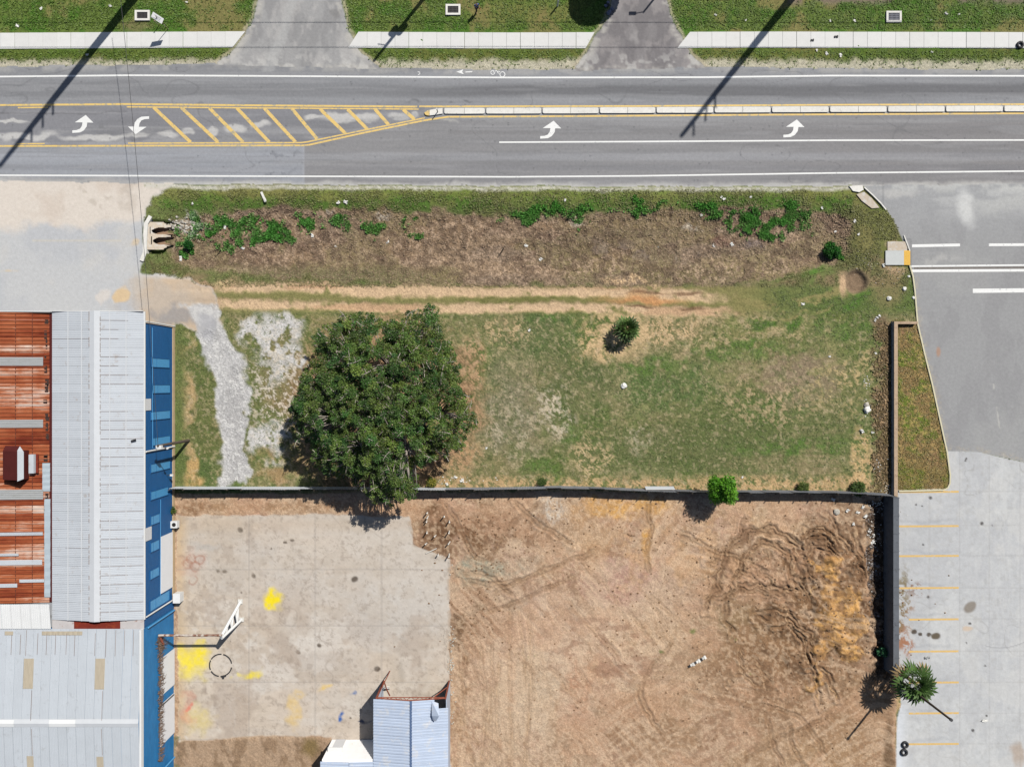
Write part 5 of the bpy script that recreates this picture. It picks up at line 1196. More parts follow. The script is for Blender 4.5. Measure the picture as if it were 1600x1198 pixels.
for xx, sgn in ((XR + 1.45, 1), (XR + 3.0, 1), (XR - 1.4, -1), (XR - 2.9, -1)):      # pale fixing rows across the slopes
    q = HR - (HR - HE) * abs(xx - XR) / abs(XE - XR) + .058
    mb.add([(xx - .05, YN, q), (xx + .05, YN, q), (xx + .05, YS, q), (xx - .05, YS, q)], [(0, 1, 2, 3)])
mb.build('fixing_strip', M['cap'], wh)
mb = MB(); mb.box((XE + .04, (YN + YS) / 2, HE - .06), (.12, YN - YS, .14)); mb.build('gutter', M['whitemetal'], wh)
mb = MB(); mb.box(((XE + XV) / 2, YN + .05, HE + .1), (XE - XV, .06, .3)); mb.build('barge_board', M['whitemetal'], wh)
XW = -37.70; YW = 6.25
mb = MB(); mb.box(((XW + XV) / 2, (YW + YS - .9) / 2, HE / 2 - .08), (XW - XV, YW - YS + .9, HE - .16)); mb.build('wall', M['bluewall'], wh)
mb = MB(); mb.box((XW + .05, (YW + YS) / 2, .22), (.10, YW - YS, .44)); mb.build('footing', M['tanwall'], wh)
def WPT(px, py):          # a spot on the east wall
    k = (-XW * PPM) / (800 - px); return Vector((XW, (599 - py) / PPM * k, CAMZ * (1 - k)))
def wall_rect(parent, name, px0, py0, px1, py1, m, proud=.05, frame=None):
    a, b = WPT(px0, (py0 + py1) / 2), WPT(px1, (py0 + py1) / 2); mid = WPT((px0 + px1) / 2, py0); mid2 = WPT((px0 + px1) / 2, py1)
    z0, z1 = min(a.z, b.z), max(a.z, b.z); y0_, y1_ = min(mid.y, mid2.y), max(mid.y, mid2.y); z0 = max(z0, .05)
    mb = MB(); mb.box((XW + proud / 2, (y0_ + y1_) / 2, (z0 + z1) / 2), (proud, y1_ - y0_, z1 - z0)); o = mb.build(name, m, parent)
    if frame:
        mb = MB(); e = .06
        for yy in (y0_, y1_): mb.box((XW + proud / 2 + .015, yy, (z0 + z1) / 2), (proud + .03, e, z1 - z0 + e))
        for zz in (z0, z1): mb.box((XW + proud / 2 + .012, (y0_ + y1_) / 2, zz), (proud + .025, y1_ - y0_ - e, e))
        mb.box((XW + proud / 2 + .008, (y0_ + y1_) / 2, z0 + (z1 - z0) * .72), (proud + .012, y1_ - y0_ - e, .03))
        mb.build('frame', frame, o)
    return o
fm = M['bluewall']
for a, y0_, b, y1_ in [(236, 560, 264, 574), (238, 601, 265, 614), (235, 642, 265, 655), (238, 682, 265, 694), (235, 722, 265, 735), (235, 764, 262, 777), (235, 804, 249, 818), (235, 845, 248, 860), (234, 888, 248, 902), (234, 930, 264, 946)]:
    wall_rect(wh, 'window', a, y0_, b, y1_, M['bluepane'], .05, fm)
wall_rect(wh, 'vent_panel', 225.5, 623, 235, 641, M['whitedoor'], .07); wall_rect(wh, 'vent_panel', 225.5, 824, 236, 844, M['whitedoor'], .07)
def roller(parent, px0, py0, px1, py1, n):
    o = wall_rect(parent, 'roller_door', px0, py0, px1, py1, M['whitedoor'], .06)
    bb = [Vector(c) for c in o.bound_box]; y0_, y1_ = min(c.y for c in bb), max(c.y for c in bb); z1_ = max(c.z for c in bb)
    sm_ = MB(); sm_.box((0, 0, 0), (.03, y1_ - y0_, .10)); me = sm_.mesh('door_slat', M['whitedoor'])
    for i in range(n): link('door_slat', me, o, (XW + .075, (y0_ + y1_) / 2, z1_ * (i + .6) / n))
roller(wh, 251, 834, 271.5, 921, 14)
def downpipe(parent, a, b, r, m, name='downpipe'):
    p, q = WPT(*a), WPT(*b); y = (p.y + q.y) / 2; mb = MB(); mb.tube([(XW + .12, y, max(q.z, .1)), (XW + .12, y, p.z)], r, 8); mb.build(name, m, parent)
downpipe(wh, (226, 706), (271, 697), .09, M['whitemetal']); downpipe(wh, (227, 965), (271, 934), .08, M['whitemetal']); downpipe(wh, (230, 981), (271, 952), .09, M['bluepane']); downpipe(wh, (226, 502), (271, 510), .07, M['whitemetal'])
mb = MB(); mb.tube([WPT(237, 512) + Vector((.07, 0, 0)), WPT(237.5, 700) + Vector((.07, 0, 0))], .03, 6); mb.build('conduit', M['bluepane'], wh)
mb = MB(); mb.tube([WPT(250, 780) + Vector((.07, 0, 0)), WPT(249.5, 930) + Vector((.07, 0, 0))], .03, 6); mb.build('conduit', M['bluepane'], wh)
p = WPT(260, 742); mb = MB(); mb.tube([p, p + Vector((.5, 0, .1))], .03, 6); mb.build('lamp_arm', M['wire'], wh)
mb = MB(); mb.box(tuple(p + Vector((.6, 0, .06))), (.3, .22, .16)); mb.build('lamp_head', M['whitemetal'], wh)
# flashing strip at the south end with a rusty sheet
mb = MB(); mb.box(((XE + XV) / 2, YS - .5, HE - .02), (XE - XV, .92, .05)); mb.build('end_flashing', mat('stained_flashing', A(205, 200, 200), .7, .1, 1.5, spots=(A(160, 110, 92), .36, 2)), wh)
xa_, xb_ = P(116, 0, HE).x, P(188, 0, HE).x
mb = MB(); mb.box(((xa_ + xb_) / 2, YS - .5, HE + .02), (xb_ - xa_, .84, .04)); mb.build('rusty_sheet', M['rustdeep'], wh)
t = thing('roof_scrap', P(209, 688, 6.62), 'small dark scrap lying on the pale ribbed roof', 'scrap'); mb = MB(); mb.box((0, 0, .05), (.5, .2, .08), Matrix.Rotation(.3, 4, 'Z')); mb.box((.12, .05, .11), (.2, .14, .06)); mb.build('scrap', M['black'], t)

lo = thing('south_warehouse', (0, 0, 0), 'lower warehouse with pale vertical ribbed roof and tan skylight strips', 'warehouse')
Y0L, YRL, Y1L = -25.05, -34.4, -44.2; XEL = -37.86
def roof_y(parent, ya, za, yb, zb, x0_, x1_, n, nr, m, name='roof_sheet', rh=.03, skip=()):
    L_ = math.hypot(yb - ya, zb - za); W_ = abs(x1_ - x0_) / n; me = ribbed(L_, W_ - .012, nr, rh, m, name); an = math.atan2(zb - za, abs(yb - ya))
    for i in range(n):
        if i in skip: continue
        x = x0_ + (x1_ - x0_) * (i + .5) / n; o = link(name, me, parent, (x, (ya + yb) / 2, (za + zb) / 2 + random.uniform(0, .006)))
        sgn = -1 if yb < ya else 1
        o.rotation_euler = Euler((0, -an, sgn * PI / 2), 'XYZ').to_matrix().to_euler()
        o.matrix_local = Matrix.Translation(o.location) @ Matrix.Rotation(sgn * PI / 2, 4, 'Z') @ Matrix.Rotation(-an, 4, 'Y')
    return me
roof_y(lo, YRL, HE + .55, Y0L, HE, -58, XEL, 22, 6, M['rooflow']); roof_y(lo, YRL, HE + .55, Y1L, HE, -58, XEL, 22, 6, M['rooflow'])
mb = MB(); mb.add([(-58, YRL + .4, HE + .56), (XEL, YRL + .4, HE + .56), (XEL, YRL, HE + .66), (-58, YRL, HE + .66), (-58, YRL - .4, HE + .56), (XEL, YRL - .4, HE + .56)], [(0, 1, 2, 3), (3, 2, 5, 4)]); mb.build('ridge_cap', M['cap'], lo)
for a, b in ((-4, 22), (77, 118)):
    xa_, xb_ = P(a, 0, 7).x, P(b, 0, 7).x; mb = MB(); mb.add([(xa_, YRL + .36, HE + .60), (xb_, YRL + .36, HE + .60), (xb_, YRL, HE + .68), (xa_, YRL, HE + .68), (xa_, YRL - .36, HE + .6), (xb_, YRL - .36, HE + .6)], [(0, 1, 2, 3), (3, 2, 5, 4)]); mb.build('ridge_patch', M['roofbright'], lo)
def zl(y): return HE + .55 * (1 - abs(y - YRL) / abs(YRL - Y0L))
def on_lo(name, px0, py0, px1, py1, m, dz=.045):
    a = P(px0, py0, zl(P(0, py0, 6.7).y)); b = P(px1, py1, zl(P(0, py1, 6.7).y)); mb = MB(); k = 8; vs = []
    for i in range(k * 2 + 1):
        x = a.x + (b.x - a.x) * i / (k * 2); z = (i % 2) * .025 + dz
        vs += [(x, a.y, zl(a.y) + z), (x, b.y, zl(b.y) + z)]
    mb.add(vs, [(2 * i, 2 * i + 2, 2 * i + 3, 2 * i + 1) for i in range(k * 2)]); mb.build(name, m, lo)
for q in ((38, 1028, 51.5, 1075), (149.5, 1028, 163, 1076), (42, 1180, 54.5, 1228), (151, 1181, 163.5, 1230)): on_lo('skylight', *q, M['skylight'])
for q in ((66, 985.5, 129, 991.5), (8, 985.5, 21, 991.5)): on_lo('stained_lap', *q, M['skylight'])
mb = MB()
for x_, y0_, y1_ in [(39, 985, 1026), (51, 1077, 1128), (161.5, 1078, 1128), (164, 985, 1028), (52, 1136, 1180), (161, 1136, 1180), (179, 985, 1026), (193, 985, 1026), (207, 985, 1026), (115, 986, 1026), (102, 990, 1024), (85, 990, 1024), (71, 990, 1024), (30, 992, 1024), (16, 992, 1024), (57, 990, 1024), (147, 990, 1026)]:
    a = P(x_, y0_, 6.7); b = P(x_, y1_, 6.9); mb.add([(a.x - .02, a.y, zl(a.y) + .06), (a.x + .02, a.y, zl(a.y) + .06), (a.x + .02, b.y, zl(b.y) + .06), (a.x - .02, b.y, zl(b.y) + .06)], [(0, 1, 2, 3)])
mb.build('lap_rust', M['seam'], lo)
mb = MB(); mb.box((XEL + .1, (Y0L + Y1L) / 2, HE + .2), (.2, Y0L - Y1L, .45)); mb.build('verge_trim', M['roofbright'], lo)
mb = MB(); mb.box(((XW - .05 - 58) / 2, (Y0L + Y1L) / 2, HE / 2 - .1), (XW + .05 + 58 - .1, Y0L - Y1L, HE - .2)); mb.build('wall', M['bluewall2'], lo)
roller(lo, 251, 1021, 271, 1078, 14); roller(lo, 250, 1092, 271, 1155, 14)
downpipe(lo, (246, 1108), (270, 1083), .06, M['wire'])
downpipe(lo, (246, 1212), (271, 1180), .09, M['bluepane'])
vine = thing('dead_vine', WPT(250, 1100) + Vector((.1, 0, 0)), 'ragged brown dead vine hanging along the blue wall above the white doors', 'vine')
mb = MB(); vb = vine.location
for k in range(420):
    py = random.uniform(1004, 1190); p = WPT(random.gauss(249, 1.5), py) - vb; dx = random.uniform(.02, .25)
    q = p + Vector((dx, random.uniform(-.35, .35), random.uniform(-.9, .15)))
    mb.tube([p + Vector((.02, 0, 0)), (p + q) / 2 + Vector((.08, random.uniform(-.1, .1), 0)), q], [.03, .025, .012], 4, False)
for k in range(60):
    py = random.uniform(995, 1014); p = WPT(random.gauss(249, 3.5), py) - vb
    q = p + Vector((random.uniform(.05, .5), random.uniform(-.5, .5), random.uniform(-.9, .3))); mb.tube([p, q], [.035, .012], 4, False)
mb.build('vine_stems', M['deadvine'], vine)

ru = thing('rust_roof_warehouse', (0, 0, 0), 'warehouse with a heavily rusted corrugated roof at the left edge', 'warehouse')
YSR = -22.4; ZV, ZT = 6.25, 7.1; XT = -60.5
# (z at x) straight rise from the valley gutter to the west
def zr(x): return ZV + (ZT - ZV) * (XV - .35 - x) / (XV - .35 - XT)
roof_slope(ru, XT, ZT, XV - .35, ZV, YN - .05, YSR, 38, 2, M['rust'], 'rusty_sheet', .085, 8, .012)
def on_ru(name, px0, py0, px1, py1, m, dz=.15, ribs=True):
    z = zr(P((px0 + px1) / 2, 0, 6.6).x); a, b = P(px0, py0, z), P(px1, py1, z); k = 5; vs = []; mb = MB()
    for i in range(k * 2 + 1):
        y = a.y + (b.y - a.y) * i / (k * 2); h = (i % 2) * .03 + dz; vs += [(a.x, y, zr(a.x) + h), (b.x, y, zr(b.x) + h)]
    mb.add(vs, [(2 * i, 2 * i + 1, 2 * i + 3, 2 * i + 2) for i in range(k * 2)]); return mb.build(name, m, ru)
for q in ((-6, 558, 67.5, 571.5), (-6, 655.5, 67.5, 668), (-6, 764.5, 67.5, 780), (-6, 831, 67, 836), (-6, 864, 30, 868), (-6, 874, 66, 882), (33, 904, 70, 909), (-6, 911, 28, 917)):
    on_ru('replacement_sheet', *q, M['greypanel'] if q[3] - q[1] > 8 and q[1] < 800 else M['roofwhite'])
for q in ((68, 723, 79.5, 767), (71, 779, 80, 866), (71, 866, 80, 932)): on_ru('valley_patch', *q, mat('blue_grey_patch', A(184, 196, 206), .6, .08, 2), .12)
mb = MB()
for k in range(26):
    y = YN - 1 - (YN - YSR - 2) * (k + random.random()) / 26; mb.box((XV - .5 - random.uniform(0, .25), y, ZV + .10), (random.uniform(.12, .4), random.uniform(.3, 1.0), .04))
mb.build('valley_debris', mat('gutter_debris', A(66, 48, 42), .95, .3, 4), ru)
mb = MB(); mb.box((XV - .2, (YN + YSR) / 2, ZV + .02), (.3, YN - YSR - .1, .06)); mb.build('valley_gutter', M['rustdark'], ru)
mb = MB(); mb.box(((XV - .15 + XT) / 2, (YN + YSR) / 2 - .4, 3.0), (XV - .15 - XT, YN - YSR - 1.4, 6.0)); mb.build('wall', M['grey_wall'], ru)
mb = MB(); mb.box(((XV + XT) / 2, YN + .02, 6.5), (XV - XT, .06, .35)); mb.build('barge_board', M['roofbright'], ru)
mb = MB()
for j in range(1, 8):
    x = XV - .35 + (XT - XV + .35) * (1 - j / 8); mb.box((x, (YN + YSR) / 2, zr(x) + .10), (.045, YN - YSR - .2, .03))
mb.build('lap_seam', mat('dark_lap', A(106, 56, 42), .9, .3, 3), ru)
# roof cowl
cw = [P(3, 703, 7.2), P(45, 755, 7.2)]
def cowl():
    z0 = 6.5; x0_, x1_ = -51.3, -49.30; y1_, y0_ = -6.8, -9.7
    mb = MB(); mb.box(((x0_ + x1_) / 2, (y0_ + y1_) / 2, z0 + .45), (x1_ - x0_, y1_ - y0_, .9)); mb.build('cowl_box', M['rustdark'], ru)
    mb = MB(); mb.add([(x0_, y0_, z0 + .9), (x1_ - .2, y0_, z0 + 1.35), (x1_ - .2, y1_, z0 + 1.35), (x0_, y1_, z0 + .9), (x0_ , y1_ + .5, z0 + .55), (x1_ - .2, y1_ + .5, z0 + .9)], [(0, 1, 2, 3), (3, 2, 5, 4)]); h = mb.build('cowl_hood', M['rustdark'], ru)
    mb = MB(); mb.add([(x1_ - .2, y0_ - .1, z0 + 1.36), (x1_ + .08, y0_ + .1, z0 + .85), (x1_ + .08, y1_ - .1, z0 + .85), (x1_ - .2, y1_ + .5, z0 + 1.0), (x1_ - .2, y1_ + .1, z0 + 1.36)], [(0, 1, 2, 4), (4, 2, 3)]); mb.build('cowl_side', M['roofwhite'], ru)
    mb = MB(); mb.box((x1_ + .55, (y0_ + y1_) / 2 + .1, z0 + .3), (.5, 1.9, .35)); mb.build('cowl_step', M['roofwhite'], ru)
    mb = MB(); mb.box((x1_ + .95, (y0_ + y1_) / 2 + .1, z0 + .15), (.22, 1.9, .1)); mb.build('cowl_flashing', M['rustdeep'], ru)
cowl()
an = thing('white_roof_annex', (0, 0, 0), 'bright white ribbed roof annex south of the rusted roof', 'annex')
roof_y(an, YSR - .02, 6.75, -25.0, 6.5, -58, XV - .05, 11, 5, M['roofbright'], 'roof_sheet', .05)
mb = MB(); mb.box(((XV - 58) / 2, (YSR - 25.0) / 2, 3.1), (XV + 58 - .3, 24.9 + YSR, 6.2)); mb.build('wall', M['grey_wall'], an)

# items by the blue wall
t = thing('white_cabinet', P(282, 930.5, 0), 'white box cabinet standing against the blue wall', 'cabinet')
mb = MB(); mb.box((0, 0, .45), (.72, 1.0, .9)); mb.build('body', M['whitemetal'], t)
mb = MB(); mb.box((0, 0, .915), (.78, 1.06, .03)); mb.build('lid', M['roofbright'], t)
p = WPT(270, 818); t = thing('wall_air_conditioner', p, 'white air conditioner with dark fan sticking out of the blue wall', 'air conditioner')
mb = MB(); mb.box((.35, 0, .25), (.75, .75, .55)); mb.build('case', M['whitemetal'], t)
mb = MB(); mb.tube([(.38, 0, .525), (.38, 0, .545)], .22, 14); mb.build('fan_grille', M['dark'], t)
mb = MB(); mb.tube([(0, 0, -.05), (.7, 0, -.04)], .03, 6); mb.build('bracket', M['wire'], t)

# white A-frame and the pipe that runs to the wall
ap3 = P(345, 995, 3.4); f1, f2 = P(376, 939, 0), P(378, 967, 0)
t = thing('lattice_frame', f1, 'white lattice A frame carrying a rusty pipe out from the blue wall', 'frame')
b0 = f1.copy()
mb = MB(); mb.tube([f1 - b0, ap3 - b0], .17, 8); mb.build('leg', M['whitemetal'], t); mb = MB(); mb.tube([f2 - b0, ap3 - b0 + Vector((.05, -.15, -.1))], .16, 8); mb.build('leg', M['whitemetal'], t)
mb = MB()
for k in range(1, 7):
    u = k / 7.5; a = f1.lerp(ap3, u); b = f2.lerp(ap3, min(1, u + (.09 if k % 2 else -.05))); mb.tube([a - b0, b - b0], .12, 6)
mb.build('lacing', M['whitemetal'], t)
mb = MB(); mb.box((0, 0, .08), (.5, .5, .16)); mb.build('foot', M['kerb'], t); mb = MB(); d = f2 - b0; mb.box((d.x, d.y, .08), (.5, .45, .16)); mb.build('foot', M['kerb'], t)
we = WPT(251, 991); e = ap3 + Vector((0, .2, 0)); mb = MB(); mb.tube([Vector((we.x + .05, e.y, 3.45)) - b0, e - b0 + Vector((.15, 0, 0))], .13, 10); mb.build('pipe', M['rustpipe'], t)
mb = MB(); mb.tube([Vector((we.x + .1, e.y - .1, 3.4)) - b0, Vector((we.x + .25, e.y - 1.1, 2.9)) - b0], .12, 8); mb.build('pipe_elbow', M['truss'], t)
# black hoop lying on the pad
t = thing('black_hoop', P(345, 1038.5, .02), 'large black hoop lying on the concrete pad near the yellow paint', 'hoop')
mb = MB()
for a0, a1 in ((10, 80), (86, 150), (155, 205), (212, 262), (270, 352)):
    mb.tube([(1.24 * math.cos(math.radians(a)), 1.24 * math.sin(math.radians(a)), .04) for a in range(a0, a1 + 1, 6)], .065, 6)
mb.build('hoop', M['black'], t); mb = MB(); mb.box((.1, -1.26, .06), (.5, .18, .12), Matrix.Rotation(.2, 4, 'Z')); mb.box((.28, -1.4, .05), (.2, .22, .1)); mb.build('clip', M['black'], t)

# ------------------------------------------------------------------ shed at the bottom
sh_ = thing('open_metal_shed', (0, 0, 0), 'open ended shed with blue white ribbed roof and rust red frame', 'shed')
XL, XM, XRr = -14.62, -10.62, -6.72; YA, YB = -33.2, -44.5; ZE, ZR = 4.2, 4.75
roof_slope(sh_, XM, ZR, XL, ZE, YA, YB, 12, 3, M['shedroof'], 'roof_sheet', .05, 1, .008)
roof_slope(sh_, XM + .12, ZR, XRr, ZE, YA - .94, YB, 11, 3, M['shedroof'], 'roof_sheet', .05, 1, .008)
me = ribbed(2.35, .92, 3, .05, M['shedroof'], 'roof_sheet'); link('roof_sheet', me, sh_, (XM + 1.3, YA - .47, ZR - .17), (0, math.atan2(.55, 3.9), 0))
mb = MB(); mb.add([(0, 0, 0), (.75, -.2, .15), (.9, -1.2, .9), (.1, -1.35, .5), (.55, -1.9, .55), (.2, -1.9, .35)], [(0, 1, 2, 3), (3, 2, 4, 5)]); mb.build('bent_sheet', M['shedroof'], sh_, (XRr - 1.75, YA - .1, ZE + .22))
mb = MB(); mb.box((XM + .05, (YA + YB) / 2, ZR + .02), (.22, YA - YB, .06)); mb.build('ridge_gap', mat('ridge_channel', A(90, 112, 150), .6, .1, 2), sh_)
for x in (-14.3, -7.0):
    for y in (YA + .02, YA - 5.2, YA - 10.5):
        mb = MB(); mb.box((x, y, ZE / 2), (.16, .16, ZE)); mb.build('column', M['truss'], sh_)
for y in (YA + .02, YA - 5.2):
    mb = MB(); mb.tube([(-14.3, y, ZE - .25), (-7.0, y, ZE - .25)], .05, 6); mb.tube([(-14.3, y, ZE - .08), (XM, y, ZR - .1), (-7.0, y, ZE - .08)], .06, 6)
    for k in range(8):
        x = -14.3 + 7.3 * (k + .5) / 8; zt = ZE + .5 * (1 - abs(x - XM) / 3.7) - .1; mb.tube([(x - .4, y, ZE - .25), (x, y, zt), (x + .4, y, ZE - .25)], .03, 5)
    mb.build('roof_truss', M['truss'], sh_)
mb = MB(); mb.tube([(-14.3, YA + .05, 0), (-13.6, YA + .1, 2.2), (-13.0, YA + .05, ZE - .6)], .07, 6); mb.tube([(-13.6, YA + 1.2, 0.1), (-14.2, YA + .1, 3)], .05, 6); mb.build('brace', M['truss'], sh_)
mb = MB(); mb.tube([(-7.0, YA + .05, 1.4), (-8.2, YA, ZE - .5)], .06, 6); mb.build('brace', M['truss'], sh_)
mb = MB(); mb.box((-14.36, (YA + YB) / 2, ZE / 2), (.06, YA - YB, ZE - .1)); mb.build('side_wall', M['shedroof'], sh_)
mb = MB(); mb.box((-6.93, (YA + YB) / 2, ZE / 2), (.06, YA - YB, ZE - .1)); mb.build('side_wall', M['shedroof'], sh_)
mb = MB(); mb.box(((XL + XRr) / 2, YB, ZE / 2), (7.3, .08, ZE - .1)); mb.build('back_wall', M['shedroof'], sh_)
t = thing('white_board', P(604, 1076, 0), 'white board standing at the open front of the shed', 'board')
mb = MB(); mb.box((.1, 0, .6), (.55, .06, 1.2), Matrix.Rotation(-.5, 4, 'X')); mb.build('board', M['whitedoor'], t); mb = MB(); mb.box((.1, .3, .1), (.6, .08, .08)); mb.build('foot', M['kerb'], t)
wg = thing('white_wing', (0, 0, 0), 'low white walled wing with pale blue roof beside the open shed', 'building')
mb = MB(); mb.box((-17.28, -42.7, 2.0), (5.6, 6.0, 4.0)); mb.build('wall', mat('white_stucco', (.62, .61, .60), .9, .06, 1.2, spots=(A(232, 216, 150), .33, .8)), wg)
roof_slope(wg, -17.2, 4.25, -20.25, 4.08, -39.85, -46, 6, 3, M['shedroof'], 'roof_sheet', .04); roof_slope(wg, -17.15, 4.25, -14.5, 4.12, -39.85, -46, 6, 3, M['shedroof'], 'roof_sheet', .04)
mb = MB(); mb.box((-19.05, -39.45, 2.6), (1.6, .55, .08)); mb.build('door_canopy', M['whitemetal'], wg); mb = MB(); mb.box((-19.05, -39.68, 1.15), (1.1, .06, 2.2)); mb.build('door', M['whitedoor'], wg)
mb = MB(); mb.box((-19.7, -41, 1.9), (.3, .3, .3)); 

# ------------------------------------------------------------------ poles, wires
def hpole(px, py, h, r0, r1, m, name, label, arms):
    t = thing(name, P(px, py, 0), label, 'pole'); mb = MB()
    mb.tube([(0, 0, 0), (0, 0, h * .5), (0, 0, h)], [r0, (r0 + r1) / 2, r1], 12); mb.build('shaft', m, t)
    for z, dx, dy, dz, rr in arms:
        mb = MB(); mb.tube([(0, 0, z), (dx, dy, z + dz)], rr, 8); mb.build('arm', m, t)
    return t
def arms(depths, top): return [(top - d, 0, -1.7, .0, .11) for d in depths]
hpole(249, -52, 31.2, .55, .24, M['greypole'], 'transmission_pole', 'tall transmission pole whose thick shadow crosses the road at the left', arms((10.4, 8.4, 6.2), 31.2))
hpole(1314, -99, 31.2, .55, .22, M['greypole'], 'transmission_pole', 'tall transmission pole whose thick shadow ends on the road at the right', arms((6.6, 4.7, 2.4), 31.2))
t = hpole(696, -44, 14.0, .24, .14, M['wood'], 'wooden_utility_pole', 'wooden utility pole whose thin shadow crosses the pavement by the first driveway', [(12.9, -.6, .3, .1, .06), (11.6, -.9, .2, .1, .05)])
mb = MB(); mb.tube([(.35, .1, 8.6), (.35, .1, 9.8)], .36, 12); mb.build('transformer', M['greypole'], t); mb = MB(); mb.tube([(-.4, .1, 9.0), (-.4, .1, 10.0)], .32, 12); mb.build('transformer', M['greypole'], t)
t = thing('street_light', P(1077, -70, 0), 'street light whose shadow falls on the second driveway', 'street light')
mb = MB(); mb.tube([(0, 0, 0), (0, 0, 9)], [.16, .10], 10); mb.build('pole', M['wood'], t); mb = MB(); mb.tube([(0, 0, 8.9), (-.9, -.05, 9.1)], .06, 6); mb.build('arm', M['wood'], t); mb = MB(); mb.box((-1.15, -.05, 9.08), (.75, .32, .16)); mb.build('lamp_head', M['wood'], t)
up = thing('service_pole', P(295, 688, 0), 'dark service pole standing beside the blue wall with a white cap', 'pole')
mb = MB(); mb.tube([(0, 0, 0), (0, 0, 6.65)], [.17, .13], 10); mb.build('shaft', M['wood'], up)
mb = MB(); mb.box((.05, -.1, 6.45), (.55, .3, .34)); mb.build('meter_box', M['whitemetal'], up)
mb = MB(); mb.tube([(-.3, 0, 6.2), (.9, -.3, 6.25)], .06, 6); mb.build('crossarm', M['wood'], up)
mb = MB(); mb.tube([(.85, -.28, 6.25), (.85, -.28, 6.45)], .10, 8); mb.build('insulator', M['whitemetal'], up)
lp = thing('lamp_pole', P(1400.5, 1058.5, 0), 'slim dark pole leaning out of view beside the fan palm', 'pole')
lp['label'] = 'slim dark pole rising beside the fan palm at the parking edge'
mb = MB(); mb.tube([(0, 0, 0), (0, 0, 9.4)], [.15, .11], 10); mb.build('shaft', M['wood'], lp); mb = MB(); mb.tube([(0, 0, 9.4), (0, 0, 9.55)], .16, 10); mb.build('cap', M['wire'], lp)
def wire(a, b, sag, r, label, name='power_line', n=24):
    pts = []
    for i in range(n + 1):
        u = i / n; p = a.lerp(b, u); p.z -= sag * 4 * u * (1 - u); pts.append(p - a)
    mb = MB(); mb.tube(pts, r, 5); o = mb.build(name, M['wire'], None, a); tag(o, label, 'wire', 'overhead wires')
wire(P(172, -150, 10.6), P(247, 699, 6.5), .7, .022, 'overhead wire dropping across the road to the service pole')
for px_y, z, lb in ((-62, 10.0, 'first overhead line along the road whose thin shadow crosses the driveways'), (-66, 14.3, 'second overhead line along the road whose thin shadow crosses the driveways')):
    wire(Vector((-75, (599 - px_y) / PPM, z)), Vector((75, (599 - px_y) / PPM, z)), .25, .03, lb)

# tree beyond the frame that shades the verge
st = thing('verge_tree', P(968, -46, 0), 'tree beyond the top edge whose shadow darkens the verge by the second driveway', 'tree')
n = 16000; d = rng.normal(0, 1, (n, 3)); d /= np.linalg.norm(d, axis=1)[:, None]; p_ = d * rng.uniform(.3, 1, (n, 1)) ** .5 * np.array([2.6, 2.3, 2.0]) + np.array([0, 0, 5.0])
link('crown', quads_mesh('crown', leaves(p_, .17, .8, .5), np.clip(A(70, 96, 42)[None] * rng.uniform(.5, 1.4, (n, 1)), .004, .3), M['leaf']), st)
mb = MB(); mb.tube([(0, 0, 0), (.1, 0, 1.8), (0, .1, 4.6)], [.22, .17, .08], 8); mb.build('trunk', M['bark'], st)

# ------------------------------------------------------------------ small things along the verge
sg = thing('notice_sign', P(263, 46, 0), 'white notice board on a thin post beside the left storm inlet', 'sign')
mb = MB(); mb.tube([(0, 0, 0), (0, 0, 2.7)], .035, 6); mb.build('post', M['rustpipe'], sg)
MT = Matrix.Translation((.0, .0, 2.35)) @ Vector((.62, -.28, .73)).to_track_quat('Z', 'Y').to_matrix().to_4x4()
mb = MB(); mb.box((0, 0, 0), (.62, 1.15, .03), MT); mb.build('panel', M['whitedoor'], sg)
mb = MB()
for k in range(3): mb.box((.12 - .15 * k, -.08 * (k % 2), .018), (.05, .7 - .2 * (k % 2), .008), MT)
mb.build('print', mat('sign_print', A(150, 155, 165), .7, .1, 8), sg)
t = thing('marker_stake', P(249, 41, 0), 'short pale stake standing beside the white notice board', 'stake'); mb = MB(); mb.tube([(0, 0, 0), (.05, 0, 1.1)], .035, 6); mb.build('stake', M['rustpipe'], t); mb = MB(); mb.box((.05, 0, 1.12), (.1, .1, .06)); mb.build('cap', M['rustpipe'], t)
t = thing('white_marker_post', P(871, 10, 0), 'white marker post standing at the top edge by the tree shadow', 'post'); mb = MB(); mb.tube([(0, 0, 0), (0, 0, 1.3)], .09, 8); mb.build('post', M['whitemetal'], t); mb = MB(); mb.tube([(0, 0, 1.3), (0, 0, 1.38)], .10, 8); mb.build('cap', M['whitemetal'], t)
def tyre(px, py, R, label, tilt=0, group='discarded tyres', z=0.0):
    t = thing('discarded_tyre', P(px, py, z), label, 'tyre', group); mb = MB(); n, m = 24, 8; vs = []; r = R * .27
    for i in range(n):
        a = 2 * PI * i / n
        for j in range(m):
            b = 2 * PI * j / m; rr = R - r + r * math.cos(b); vs.append((rr * math.cos(a), rr * math.sin(a), .11 + .11 * math.sin(b)))
    mb.add(vs, [(i * m + j, ((i + 1) % n) * m + j, ((i + 1) % n) * m + (j + 1) % m, i * m + (j + 1) % m) for i in range(n) for j in range(m)], None, True); mb.build('tread', M['black'], t)
    mb = MB()
    for i in range(n): a = 2 * PI * i / n; mb.box((R, 0, .11), (.02, .05, .16), Matrix.Rotation(a, 4, 'Z'))
    s_ = mb.build('tread_block', M['black'], t); s_['kind'] = 'stuff'; t.rotation_euler = (tilt, 0, 0)
tyre(1593, 71, .40, 'black tyre lying on the sidewalk at the right edge', z=.055); tyre(1413.5, 1162, .38, 'upper black tyre of the two lying on the parking edge strip'); tyre(1412, 1174, .40, 'lower black tyre of the two lying on the parking edge strip')
